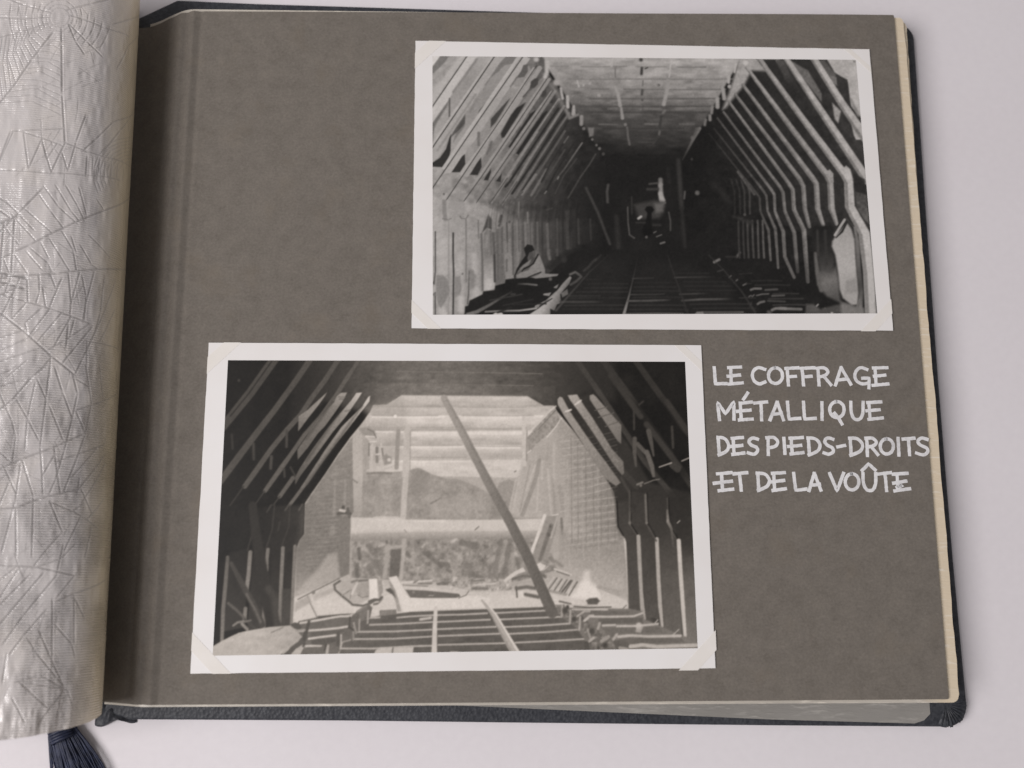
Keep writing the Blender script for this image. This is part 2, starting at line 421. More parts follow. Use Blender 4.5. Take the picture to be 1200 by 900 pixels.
WEB = [
(0.025,[3.952,8.361,3.914,7.888,3.818,6.416,3.664,5.023]),
(0.025,[4.126,8.256,4.626,7.362,5.069,6.495,5.415,5.969]),
(0.018,[3.76,8.703,3.779,8.624,3.798,8.545,3.856,8.466,3.914,8.413,3.991,8.387,4.068,8.387,4.145,8.413,4.203,8.466,4.241,8.545,4.26,8.624,4.241,8.729,4.222,8.808,4.164,8.886,4.106,8.939,4.029,8.965,3.952,8.965,3.875,8.939,3.818,8.886,3.779,8.808,3.76,8.703]),
(0.018,[3.664,8.729,3.683,8.597,3.721,8.492,3.798,8.387,3.875,8.308,3.991,8.256,4.087,8.282,4.183,8.308,4.279,8.387,4.318,8.492,4.356,8.624,4.337,8.755,4.299,8.86,4.222,8.965,4.145,9.044,4.029,9.07,3.933,9.07,3.837,9.044,3.741,8.965,3.702,8.86,3.664,8.729]),
(0.018,[4.453,8.808,4.376,8.965,4.279,9.07,4.164,9.176,4.01,9.202,3.875,9.202,3.741,9.123,3.644,9.018,3.587,8.886,3.567,8.703,3.587,8.545,3.664,8.387,3.76,8.256]),
(0.018,[4.356,8.282,4.453,8.545,4.453,8.729,4.376,8.992]),
(0.018,[4.453,8.203,4.568,8.492,4.587,8.729,4.51,9.018]),
(0.018,[3.51,9.07,3.452,8.808,3.452,8.571,3.529,8.361,3.683,8.124]),
(0.018,[4.587,8.098,4.703,8.413,4.722,8.676,4.664,9.018]),
(0.018,[3.298,8.965,3.317,8.624,3.375,8.361,3.548,8.045]),
(0.018,[4.722,7.993,4.857,8.335,4.895,8.624,4.857,8.992]),
(0.018,[3.125,8.86,3.163,8.519,3.24,8.282,3.394,7.993]),
(0.018,[4.934,7.967,5.049,8.308,5.088,8.597,5.069,8.965]),
(0.018,[5.107,7.861,5.242,8.256,5.3,8.597,5.28,8.992]),
(0.018,[2.932,8.781,2.971,8.492,3.048,8.256,3.182,7.967]),
(0.018,[2.721,8.781,2.778,8.492,2.836,8.282,2.951,7.993]),
(0.021,[4.203,8.65,4.972,8.545,5.665,8.545]),
(0.021,[4.222,8.492,4.953,8.151,5.627,7.914]),
(0.021,[4.203,8.781,4.895,8.939,5.531,9.149]),
(0.021,[3.875,8.913,3.24,9.254,2.605,9.675]),
(0.021,[3.76,8.781,2.855,8.65,2.028,8.781]),
(0.021,[3.798,8.545,3.567,8.019,3.317,7.677]),
(0.021,[3.798,8.545,3.298,8.098,2.855,7.756]),
(0.021,[1.219,9.465,2.066,8.492,2.451,7.546]),
(0.021,[1.469,9.806,2.624,8.86]),
(0.02,[5.28,4.34,5.03,5.233,4.761,5.259,4.222,5.338,3.683,5.443]),
(0.02,[4.703,5.233,4.51,4.182,4.241,5.049,3.952,4.156,3.702,4.918,3.837,4.997]),
(0.02,[4.241,5.102,4.087,4.497,3.837,5.023]),
(0.02,[4.761,5.233,4.26,5.102,3.798,4.97]),
(0.02,[3.202,5.917,3.394,5.102,3.548,4.234,3.741,4.786]),
(0.02,[3.644,5.075,3.972,4.077]),
(0.02,[5.3,4.129,3.972,4.129,3.086,4.208,2.066,4.392]),
(0.02,[4.953,5.259,5.261,4.34]),
(0.02,[3.259,4.891,2.644,4.865,1.412,5.049]),
(0.02,[2.701,4.97,2.22,5.811,1.373,6.942]),
(0.02,[3.24,4.839,2.913,5.286,2.451,5.969,1.238,6.836]),
(0.02,[3.702,5.049,3.144,4.891]),
(0.014,[4.279,7.967,4.126,7.993,3.914,7.914]),
(0.014,[4.376,7.783,4.145,7.835,3.914,7.704]),
(0.014,[4.472,7.599,4.222,7.625,3.895,7.52]),
(0.014,[4.568,7.415,4.183,7.415,3.875,7.336]),
(0.014,[4.664,7.257,4.241,7.336,3.875,7.126]),
(0.014,[4.761,7.073,4.318,7.152,3.856,6.942]),
(0.014,[4.857,6.889,4.395,7.02,3.856,6.758]),
(0.014,[4.953,6.731,4.414,6.758,3.837,6.574]),
(0.014,[5.049,6.547,4.414,6.6,3.818,6.363]),
(0.014,[5.146,6.363,4.472,6.521,3.818,6.179]),
(0.014,[5.242,6.206,4.549,6.311,3.798,5.995]),
(0.014,[5.338,6.048,4.549,6.127,3.798,5.811]),
(0.014,[4.318,7.914,4.587,8.151,4.453,8.361]),
(0.014,[4.414,7.73,4.741,8.045,4.549,8.308]),
(0.014,[4.51,7.546,4.78,7.94,4.645,8.282]),
(0.014,[4.607,7.362,4.876,7.835,4.741,8.229]),
(0.014,[4.703,7.178,4.972,7.73,4.838,8.203]),
(0.014,[4.799,7.02,5.088,7.625,4.953,8.151]),
(0.014,[4.895,6.836,5.146,7.52,5.049,8.098]),
(0.014,[5.011,6.652,5.28,7.415,5.146,8.072]),
(0.014,[5.107,6.495,5.28,7.31,5.242,8.019]),
(0.014,[5.203,6.311,5.377,7.204,5.338,7.993]),
(0.014,[5.3,6.153,5.492,7.099,5.434,7.967]),
(0.014,[2.124,4.34,2.201,4.445,2.201,4.576,2.143,4.734,2.047,4.865,1.854,5.023,1.431,5.233]),
(0.014,[2.239,4.261,2.316,4.392,2.336,4.55,2.259,4.734,2.143,4.918,1.912,5.102,1.489,5.312]),
(0.014,[2.336,4.156,2.432,4.313,2.432,4.524,2.374,4.734,2.239,4.944,1.989,5.154,1.508,5.417]),
(0.014,[2.432,4.077,2.528,4.261,2.547,4.497,2.47,4.76,2.316,4.997,2.047,5.233,1.508,5.522]),
(0.014,[2.528,3.998,2.624,4.208,2.644,4.497,2.567,4.76,2.393,5.049,2.105,5.312,1.566,5.601]),
(0.014,[2.605,3.919,2.721,4.182,2.74,4.471,2.663,4.786,2.47,5.102,2.162,5.391,1.566,5.706]),
(0.014,[2.682,3.84,2.817,4.129,2.836,4.471,2.74,4.813,2.547,5.154,2.22,5.443,1.585,5.811]),
(0.014,[2.759,3.761,2.894,4.077,2.913,4.445,2.817,4.839,2.605,5.207,2.278,5.522,1.623,5.89]),
(0.017,[3.105,4.786,3.105,4.156]),
(0.017,[2.951,4.786,2.951,4.182]),
(0.017,[2.778,4.786,2.797,4.208]),
(0.017,[2.624,4.786,2.624,4.234]),
(0.017,[2.432,4.786,2.451,4.261]),
(0.017,[2.22,4.839,2.239,4.34]),
(0.017,[1.951,4.891,1.989,4.418]),
(0.026,[5.069,1.659,4.318,2.106,3.105,2.947,1.238,4.261]),
(0.026,[5.126,2.368,4.626,2.999,4.106,3.709]),
(0.026,[5.03,1.159,3.625,1.37,1.219,2.053]),
(0.026,[4.972,0.266,4.299,-0.26,3.625,-0.864,3.009,-1.338]),
(0.023,[5.011,0.739,4.318,0.555,3.702,0.397,2.721,0.108]),
(0.02,[4.491,1.264,4.684,0.634]),
(0.02,[4.722,1.238,4.857,0.765]),
(0.02,[4.356,1.264,4.279,0.502]),
(0.02,[4.068,1.317,4.029,0.818,4.106,0.476]),
(0.02,[3.972,1.002,3.856,0.423]),
(0.02,[3.818,1.37,3.644,0.949,3.51,1.264,3.779,0.397]),
(0.02,[3.375,1.422,3.259,0.555,3.279,0.213]),
(0.02,[3.105,1.501,3.279,0.502]),
(0.02,[3.048,1.396,2.913,0.844,2.913,0.134]),
(0.02,[2.74,1.58,2.913,0.607,2.951,0.108]),
(0.02,[2.451,1.527,2.509,0.476,2.624,-0.076]),
(0.02,[2.028,1.58,2.451,0.371,2.894,-0.838,3.105,-1.39]),
(0.02,[2.008,0.713,2.509,-0.365]),
(0.02,[2.797,-0.365,1.623,-0.339]),
(0.02,[4.279,0.581,4.664,0.029]),
(0.02,[3.914,0.45,4.318,-0.023,4.241,-0.26]),
(0.02,[3.721,0.45,4.203,-0.365]),
(0.02,[3.433,0.371,3.991,-0.496]),
(0.02,[3.221,0.292,3.625,-0.654]),
(0.02,[2.778,0.108,3.356,-0.418,3.741,-0.707]),
(0.02,[2.682,0.082,3.413,-1.075]),
(0.02,[4.972,-0.47,4.26,-0.181]),
(0.02,[4.934,-0.812,4.106,-0.339]),
(0.02,[4.915,-1.075,3.895,-0.654]),
(0.02,[3.644,-0.891,3.991,-1.39]),
(0.02,[4.203,-0.996,4.664,-1.469]),
(0.02,[3.664,-0.864,3.644,-1.443]),
(0.02,[4.645,0.791,4.915,0.108]),
(0.02,[3.298,0.161,3.317,-0.628]),
(0.02,[2.817,-0.339,2.778,-1.127]),
(0.02,[3.163,0.187,3.24,-0.286]),
(0.018,[4.356,2.027,3.875,1.632,3.741,1.343]),
(0.018,[4.087,2.184,3.856,1.738]),
(0.018,[3.895,2.316,3.336,1.448]),
(0.018,[3.606,2.552,3.298,2.053,3.182,1.475]),
(0.018,[3.375,2.447,3.221,2.0]),
(0.018,[3.144,2.237,2.817,1.738,2.586,1.632]),
(0.018,[2.951,2.552,2.278,2.027]),
(0.018,[4.722,1.843,4.318,1.264]),
(0.018,[4.433,1.922,3.972,1.396]),
(0.018,[4.126,3.761,3.721,3.209,3.202,2.763]),
(0.018,[3.587,3.84,3.259,3.288,3.067,2.894]),
(0.018,[3.259,3.84,3.028,3.078]),
(0.018,[4.626,3.157,3.779,2.421]),
(0.018,[5.242,3.42,4.568,2.868]),
(0.018,[5.049,3.315,4.241,2.473]),
(0.018,[4.972,1.711,4.741,1.186]),
(0.018,[2.797,3.604,2.528,3.288]),
(0.018,[4.279,3.604,3.914,3.078,3.548,2.605]),
(0.018,[3.837,3.814,3.413,3.131,3.163,2.841]),
(0.018,[4.857,2.92,4.183,2.184]),
(0.018,[5.049,2.631,4.587,2.053]),
(0.027,[4.78,-2.31,4.491,-2.047,4.029,-1.39,3.702,-1.075]),
(0.027,[4.684,-3.808,4.145,-3.519,3.49,-3.23,2.74,-2.809]),
(0.027,[4.607,-4.781,4.164,-4.728,3.644,-4.491,2.836,-4.255]),
(0.023,[4.818,-1.706,4.318,-1.522,4.183,-1.495]),
(0.023,[3.009,-2.231,2.547,-2.021,1.412,-1.469]),
(0.023,[3.375,-3.572,2.894,-3.361,2.143,-3.02,2.105,-2.836]),
(0.023,[4.857,-1.416,4.53,-1.232,4.395,-1.127]),
(0.02,[3.664,-1.048,3.702,-1.968,3.76,-3.204,3.664,-3.992]),
(0.02,[3.972,-1.548,4.106,-2.52,4.106,-3.282]),
(0.02,[4.857,-1.732,4.453,-2.573,4.337,-2.993,4.376,-3.65]),
(0.02,[4.395,-1.995,4.087,-2.52,3.798,-3.046]),
(0.02,[3.952,-1.443,3.683,-2.021]),
(0.02,[3.625,-2.126,3.24,-3.02]),
(0.02,[3.567,-1.101,3.336,-1.758,3.048,-2.468]),
(0.02,[3.125,-1.259,2.971,-1.784,3.067,-2.468,3.202,-3.282,3.356,-4.018,3.49,-4.413]),
(0.02,[3.048,-1.39,2.682,-1.574]),
(0.02,[2.817,-0.97,2.605,-2.021,2.721,-2.809,2.894,-3.466,3.163,-4.334]),
(0.02,[2.99,-2.231,2.721,-2.809]),
(0.02,[3.452,-3.125,3.413,-3.388,3.702,-4.018]),
(0.02,[4.164,-3.519,3.837,-4.465,3.779,-5.963]),
(0.02,[3.721,-3.44,3.625,-4.413]),
(0.02,[3.413,-3.388,3.279,-4.124,3.221,-4.413]),
(0.02,[2.451,-0.917,2.259,-1.811]),
(0.02,[2.336,-3.098,3.009,-3.966]),
(0.02,[2.124,-3.309,2.874,-4.334]),
(0.02,[2.047,-3.493,2.701,-4.57]),
(0.02,[2.028,-4.439,2.586,-5.043]),
(0.02,[4.183,-3.624,4.241,-4.57,4.299,-4.859,4.472,-5.858]),
(0.02,[4.222,-4.754,4.126,-5.963]),
(0.02,[4.587,-3.677,4.222,-4.413]),
(0.02,[4.414,-4.097,4.626,-4.754]),
(0.02,[3.471,-4.57,2.913,-4.807,2.644,-4.938,2.201,-5.227]),
(0.02,[3.471,-4.544,3.125,-5.333,3.548,-5.884]),
(0.02,[2.721,-4.938,3.086,-5.858]),
(0.02,[2.951,-4.833,2.663,-4.597]),
(0.02,[2.393,-5.149,2.547,-5.963]),
(0.02,[4.761,-3.282,4.337,-3.677]),
(0.02,[2.797,-3.94,2.836,-4.386]),
(0.02,[2.759,-4.202,2.393,-4.886]),
(0.024,[4.51,-6.147,3.702,-6.174,2.721,-6.41]),
(0.024,[3.202,-7.041,2.721,-6.831,1.7,-6.515]),
(0.024,[4.433,-7.12,3.779,-6.358]),
(0.024,[4.414,-7.593,3.49,-6.331]),
(0.024,[4.299,-8.04,3.875,-7.356,3.182,-6.384]),
(0.024,[4.145,-8.303,3.837,-7.829,3.375,-7.225]),
(0.02,[4.53,-6.568,4.087,-6.174]),
(0.02,[4.472,-6.988,4.049,-6.226]),
(0.02,[3.76,-6.226,3.356,-5.622]),
(0.02,[3.259,-6.962,3.163,-8.697]),
(0.02,[2.721,-6.331,3.182,-6.962]),
(0.02,[2.759,-6.883,2.682,-8.092]),
(0.02,[2.759,-6.91,2.47,-7.461]),
(0.02,[3.182,-7.567,2.74,-8.066,2.644,-8.408]),
(0.02,[3.76,-7.882,3.529,-8.25,2.836,-9.117]),
(0.02,[3.529,-7.672,3.221,-8.355,2.855,-9.117]),
(0.02,[3.952,-8.907,3.394,-8.776,2.836,-9.144]),
(0.02,[3.625,-8.96,2.778,-9.144]),
(0.02,[3.895,-8.881,3.163,-9.59]),
(0.02,[3.413,-9.932,2.894,-9.222]),
(0.02,[4.241,-8.96,4.183,-8.224]),
(0.02,[2.797,-9.117,2.644,-9.538]),
(0.02,[4.01,-9.249,3.683,-9.853]),
(0.02,[2.874,-9.012,2.99,-9.801]),
(0.02,[3.741,-6.226,3.125,-5.99,2.778,-5.595]),
(0.02,[3.086,-5.622,3.202,-6.384]),
(0.012,[4.126,1.291,3.914,1.343,3.741,1.396]),
(0.012,[2.951,-5.096,3.028,-5.254,3.086,-5.438]),
(0.012,[3.433,-8.881,3.24,-8.67,3.028,-8.434]),
(0.012,[3.818,-6.147,3.972,-6.41,4.106,-6.647]),
(0.012,[5.126,0.975,4.857,1.186,4.549,1.37]),
(0.012,[3.683,4.813,3.452,4.944,3.24,5.075]),
(0.012,[4.01,5.049,3.972,4.865,3.933,4.681]),
(0.012,[3.279,7.914,3.163,8.072,3.067,8.229]),
(0.012,[4.241,7.835,4.01,8.124,3.76,8.44]),
(0.012,[3.298,1.685,3.009,1.606,2.701,1.554]),
(0.012,[4.376,4.34,4.222,4.524,4.01,4.708]),
(0.012,[4.049,-2.389,3.895,-2.231,3.741,-2.073]),
(0.012,[3.51,-7.461,3.548,-7.567,3.625,-7.672]),
(0.012,[3.433,3.709,3.279,3.63,3.125,3.551]),
(0.012,[3.182,-9.538,2.971,-9.406,2.74,-9.275]),
(0.012,[4.645,0.686,4.645,0.397,4.645,0.082]),
(0.012,[3.471,-3.23,3.356,-3.098,3.259,-2.967]),
(0.012,[3.471,4.97,3.24,4.891,2.99,4.813]),
(0.012,[4.684,-4.124,4.453,-3.887,4.241,-3.677]),
(0.012,[3.375,7.677,3.163,7.861,2.951,8.045]),
(0.012,[4.722,-2.731,4.568,-3.02,4.376,-3.309]),
(0.012,[3.433,-3.046,3.375,-3.177,3.298,-3.309]),
(0.012,[3.336,-1.811,3.356,-1.942,3.413,-2.073]),
(0.012,[3.067,-9.354,3.009,-9.564,2.932,-9.774]),
(0.012,[3.356,6.705,3.086,6.915,2.797,7.126]),
(0.012,[3.856,1.554,3.818,1.422,3.741,1.291]),
(0.012,[2.836,-9.117,2.99,-9.301,3.105,-9.512]),
(0.012,[5.3,3.367,4.953,3.209,4.664,3.078]),
(0.012,[5.049,2.5,4.857,2.368,4.626,2.263]),
(0.012,[4.356,-0.523,4.183,-0.47,3.991,-0.418]),
(0.012,[3.798,5.417,3.952,5.049,4.145,4.708]),
(0.012,[3.105,-9.038,3.009,-8.96,2.913,-8.907]),
(0.012,[3.49,-7.803,3.356,-7.698,3.24,-7.593]),
(0.012,[5.569,8.597,5.319,8.703,5.107,8.834]),
(0.012,[3.433,-7.041,3.548,-7.225,3.625,-7.383]),
(0.012,[4.414,1.002,4.222,1.08,4.049,1.159]),
(0.012,[4.106,-1.39,4.164,-1.522,4.222,-1.679]),
(0.012,[3.606,4.602,3.625,4.208,3.625,3.814]),
(0.012,[4.183,-5.832,4.068,-6.147,3.933,-6.463]),
(0.012,[3.952,-4.386,4.145,-4.518,4.318,-4.649]),
(0.012,[3.202,1.317,3.144,0.923,3.067,0.555]),
(0.012,[3.471,-7.829,3.567,-8.066,3.683,-8.303]),
(0.012,[4.895,8.045,5.03,7.73,5.146,7.415]),
(0.012,[4.491,7.546,4.472,7.362,4.433,7.152]),
(0.012,[4.068,5.128,3.914,4.839,3.702,4.55]),
(0.012,[3.818,-5.569,3.606,-5.622,3.375,-5.674]),
(0.012,[3.144,-9.012,2.971,-9.117,2.817,-9.249]),
(0.012,[5.088,8.965,5.011,8.624,4.934,8.308]),
(0.012,[3.683,-8.697,3.702,-8.96,3.702,-9.249]),
(0.012,[5.531,8.466,5.396,8.519,5.242,8.571]),
(0.012,[4.299,5.654,4.26,5.286,4.222,4.891]),
(0.012,[3.221,-7.935,3.221,-8.145,3.279,-8.355]),
(0.012,[3.741,-5.832,3.567,-5.832,3.413,-5.858]),
(0.012,[4.029,-8.96,4.126,-9.117,4.183,-9.301]),
(0.012,[4.106,1.264,3.991,1.002,3.837,0.765]),
(0.012,[3.182,-1.101,3.202,-1.39,3.259,-1.706]),
(0.012,[3.182,7.835,3.125,7.651,3.067,7.467]),
(0.012,[3.49,-0.47,3.394,-0.575,3.298,-0.68]),
(0.012,[3.048,-6.857,2.894,-6.91,2.74,-6.962]),
(0.012,[3.125,-10.011,2.951,-9.853,2.74,-9.695]),
(0.012,[3.125,-7.356,3.144,-7.593,3.144,-7.829]),
(0.012,[3.24,-5.832,3.375,-5.963,3.49,-6.121]),
(0.012,[4.838,7.047,4.703,6.968,4.587,6.889]),
(0.012,[3.644,-6.91,3.471,-6.778,3.259,-6.673]),
(0.012,[4.337,-0.864,4.164,-0.759,4.029,-0.68]),
(0.012,[4.087,-7.277,4.106,-7.488,4.106,-7.724]),
(0.012,[3.683,-4.728,3.664,-5.017,3.644,-5.306]),
(0.012,[4.838,-2.915,4.607,-2.941,4.414,-2.967]),
(0.012,[4.549,4.287,4.433,4.34,4.279,4.418]),
(0.012,[4.106,1.448,3.933,1.448,3.76,1.448]),
(0.012,[5.184,7.546,5.049,7.599,4.934,7.677]),
(0.012,[3.875,8.808,3.567,8.781,3.279,8.755]),
(0.012,[3.76,-0.602,3.548,-0.68,3.298,-0.733]),
(0.012,[3.452,7.283,3.163,7.126,2.894,6.968]),
(0.012,[3.529,-7.409,3.259,-7.33,3.028,-7.251]),
(0.012,[4.279,-6.016,4.049,-5.858,3.837,-5.701]),
(0.012,[3.76,-7.383,3.741,-7.514,3.702,-7.672]),
(0.012,[4.376,-0.549,4.145,-0.339,3.933,-0.129]),
(0.012,[3.914,-5.28,3.914,-5.569,3.933,-5.858]),
(0.012,[4.337,-2.231,4.299,-2.599,4.279,-2.967]),
(0.012,[3.625,-0.102,3.587,-0.286,3.606,-0.47]),
(0.012,[3.856,-0.339,3.856,-0.549,3.856,-0.759]),
(0.012,[3.972,6.048,3.76,6.206,3.529,6.363]),
(0.012,[4.087,-6.095,3.991,-6.279,3.895,-6.463]),
(0.012,[3.683,-7.856,3.625,-8.119,3.548,-8.408]),
(0.012,[4.934,2.289,5.011,2.053,5.049,1.79]),
(0.012,[4.684,0.397,4.799,0.213,4.895,0.029]),
(0.012,[4.433,5.575,4.164,5.68,3.914,5.785]),
(0.012,[3.702,2.237,3.394,2.027,3.105,1.843]),
(0.012,[3.856,8.072,4.029,7.704,4.164,7.336]),
(0.012,[3.567,1.711,3.683,1.501,3.837,1.264]),
(0.012,[4.049,-1.311,3.952,-1.206,3.837,-1.127]),
(0.012,[3.356,-7.172,3.433,-7.435,3.51,-7.672]),
(0.012,[3.163,-8.46,3.048,-8.434,2.951,-8.408]),
(0.012,[4.818,3.945,4.703,4.103,4.568,4.287]),
(0.012,[4.26,-6.121,4.318,-6.305,4.376,-6.515]),
(0.012,[5.107,2.263,4.953,2.263,4.78,2.289]),
(0.012,[4.549,8.203,4.26,8.361,3.952,8.545]),
(0.012,[4.279,-7.356,4.068,-7.251,3.856,-7.146]),
(0.012,[3.933,7.231,3.721,7.362,3.529,7.493]),
(0.012,[3.818,3.656,3.798,3.498,3.741,3.367]),
(0.012,[3.625,-5.937,3.529,-5.884,3.394,-5.858]),
(0.012,[3.471,7.047,3.202,7.31,2.874,7.572]),
(0.012,[3.105,-8.276,3.048,-8.408,2.99,-8.539]),
(0.012,[4.78,2.5,4.934,2.158,5.069,1.816]),
(0.012,[2.99,-8.854,3.221,-8.907,3.49,-8.933]),
(0.012,[3.952,-4.308,3.914,-4.465,3.895,-4.623]),
(0.012,[5.011,8.519,4.857,8.519,4.703,8.545]),
(0.012,[3.259,-1.443,2.971,-1.311,2.701,-1.154]),
(0.012,[4.145,-3.335,3.952,-3.414,3.76,-3.519]),
(0.012,[3.51,-9.301,3.24,-9.406,2.99,-9.538]),
(0.012,[4.53,-1.311,4.453,-1.6,4.356,-1.889]),
(0.012,[3.413,6.337,3.413,5.995,3.452,5.654]),
(0.012,[4.126,0.502,3.972,0.581,3.818,0.634]),
(0.012,[4.626,-4.781,4.472,-4.675,4.337,-4.57]),
(0.012,[3.548,9.149,3.413,9.018,3.317,8.886]),
(0.012,[4.626,2.579,4.587,2.289,4.607,2.027]),
(0.012,[3.779,1.948,3.741,1.764,3.741,1.554]),
(0.012,[3.433,-10.037,3.336,-9.879,3.24,-9.722]),
(0.012,[3.336,-7.908,3.125,-7.882,2.913,-7.882]),
(0.012,[3.741,-5.438,3.529,-5.727,3.375,-5.99]),
(0.012,[3.356,0.082,3.567,-0.155,3.798,-0.418]),
(0.012,[3.452,-3.072,3.317,-2.888,3.163,-2.678]),
(0.012,[3.991,5.286,4.068,5.154,4.106,5.023]),
(0.012,[4.376,-2.757,4.414,-3.072,4.433,-3.388]),
(0.012,[2.971,1.212,3.086,0.923,3.221,0.66]),
(0.012,[4.587,6.416,4.279,6.6,3.991,6.784]),
(0.012,[3.028,-10.195,2.817,-9.958,2.605,-9.748]),
(0.012,[4.164,-3.808,3.875,-3.966,3.606,-4.097]),
(0.012,[3.875,6.442,3.567,6.679,3.298,6.915]),
(0.012,[4.241,3.577,3.972,3.577,3.683,3.604]),
(0.012,[3.336,-0.759,3.144,-1.048,2.971,-1.338]),
(0.012,[4.029,1.028,3.818,0.949,3.606,0.87]),
(0.012,[4.222,8.256,4.126,8.335,3.991,8.44]),
(0.012,[4.068,4.313,4.222,4.182,4.376,4.077])]
def build_sheet():
    s = np.concatenate([np.linspace(0, .9, 20, endpoint=False), np.linspace(.9, 5.6, 250, endpoint=False),
                        np.linspace(5.6, 9.5, 110, endpoint=False), np.linspace(9.5, SHEET_S[-1], 60)])
    rows = 1050
    v = np.linspace(0, 1, rows)
    yb = sheet_bottom(s)
    random.seed(11)
    Y = yb[None] + v[:, None] * (SHEET_TOP - yb)[None]
    S = np.repeat(s[None], rows, 0)
    Hh = np.zeros_like(S)
    lines = list(WEB)
    # the pattern goes on over the rest of the sheet: more webs of spokes and strands
    for hx, hy in ((7.6, 6.5), (7.9, -2.0), (8.6, -8.0), (6.9, 1.6), (10.5, 2.5), (12.5, -5), (13, 7.5), (16, 1), (18, -7), (19, 6), (22, -1)):
        ang = sorted(random.uniform(0, 2 * math.pi) for _ in range(11))
        R = random.uniform(1.8, 2.8)
        for a in ang: lines.append((.04, [hx + .25 * math.cos(a), hy + .25 * math.sin(a), hx + R * math.cos(a), hy + R * math.sin(a)]))
        for k in range(1, 9):
            for a, b in zip(ang, ang[1:] + ang[:1]):
                r1, r2 = R * k / 9 * random.uniform(.93, 1.07), R * k / 9 * random.uniform(.93, 1.07)
                if random.random() < .8: lines.append((.026, [hx + r1 * math.cos(a), hy + r1 * math.sin(a), hx + r2 * math.cos(b), hy + r2 * math.sin(b)]))
    dY = (SHEET_TOP + 10.2) / rows
    for w, pl in lines:
        for i in range(0, len(pl) - 2, 2):
            x1, y1, x2, y2 = pl[i:i + 4]
            m = w * 3
            c0, c1 = np.searchsorted(s, (min(x1, x2) - m, max(x1, x2) + m))
            r0 = int(max(0, (min(y1, y2) - m + 10.35) / dY - 14)); r1_ = int(min(rows, (max(y1, y2) + m + 10.35) / dY + 14))
            if c1 - c0 < 1 or r1_ <= r0: continue
            A, B = S[r0:r1_, c0:c1], Y[r0:r1_, c0:c1]
            ll = (x2 - x1) ** 2 + (y2 - y1) ** 2 + 1e-9
            t = np.clip(((A - x1) * (x2 - x1) + (B - y1) * (y2 - y1)) / ll, 0, 1)
            d = np.hypot(A - x1 - t * (x2 - x1), B - y1 - t * (y2 - y1)) / w
            tp = np.clip(np.minimum(t, 1 - t) * math.sqrt(ll) / .12 + .35, 0, 1)      # strokes thin out at their ends
            g = (-np.exp(-d ** 2) + .42 * np.exp(-((d - 1.7) / .6) ** 2)) * tp
            cur = Hh[r0:r1_, c0:c1]
            Hh[r0:r1_, c0:c1] = np.where(np.abs(g) > np.abs(cur), g * (w / .03) ** .6, cur)
    fade = np.interp(s, [0, 1.6, 2.3, 3.2, 40], [.12, .18, .5, 1, 1])
    rng = np.random.default_rng(3)
    lump = _smooth(16, rng, S.shape, .35) * .005 + _smooth(60, rng, S.shape, .3) * .009
    lump = lump * np.interp(s, [0, 1.4, 2.6, 40], [.1, .25, 1, 1])[None]
    crumple = np.clip((-8.2 - Y) / 1.6, 0, 1) * (_smooth(22, rng, S.shape, .4) * .022 + _smooth(9, rng, S.shape, .4) * .008) * np.interp(s, [0, 2.2, 3, 40], [.1, .3, 1, 1])[None]
    disp = 0.018 * Hh * fade[None] + lump + crumple
    X, Z = sheet_point(S, Y)
    # outward normal of the profile
    xs2, zs2 = sheet_xz(s); tx, tz = np.gradient(xs2, s), np.gradient(zs2, s)
    nx, nz = tz, -tx
    ln = np.hypot(nx, nz); nx, nz = nx / ln, nz / ln
    V = np.stack([X + nx[None] * disp, Y, Z + nz[None] * disp], 2)
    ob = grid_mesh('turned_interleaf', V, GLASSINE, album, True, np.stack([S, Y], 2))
    pr = np.clip(-Hh, 0, 1) * np.interp(s, [0, 1.4, 2.2, 3.0, 40], [.2, .3, .7, 1, 1])[None]
    att = ob.data.attributes.new('pressed', 'FLOAT', 'POINT'); att.data.foreach_set('value', (pr * .78).ravel().astype(np.float32))
    ob['label'] = 'raised pearly interleaf embossed with spider webs, curling over the left side'
    return ob
def _smooth(n, rng, shape, sx):
    h, w = shape
    gy, gx = int(h / n) + 3, int(w / (n * sx)) + 3
    g = rng.standard_normal((gy, gx))
    y = np.arange(h) / n; x = np.arange(w) / (n * sx)
    y0 = y.astype(int); x0 = x.astype(int)
    fy = (y - y0)[:, None]; fx = (x - x0)[None, :]
    fy = fy * fy * (3 - 2 * fy); fx = fx * fx * (3 - 2 * fx)
    a = g[y0][:, x0]; b = g[y0][:, x0 + 1]; c = g[y0 + 1][:, x0]; d = g[y0 + 1][:, x0 + 1]
    return (a * (1 - fx) + b * fx) * (1 - fy) + (c * (1 - fx) + d * fx) * fy
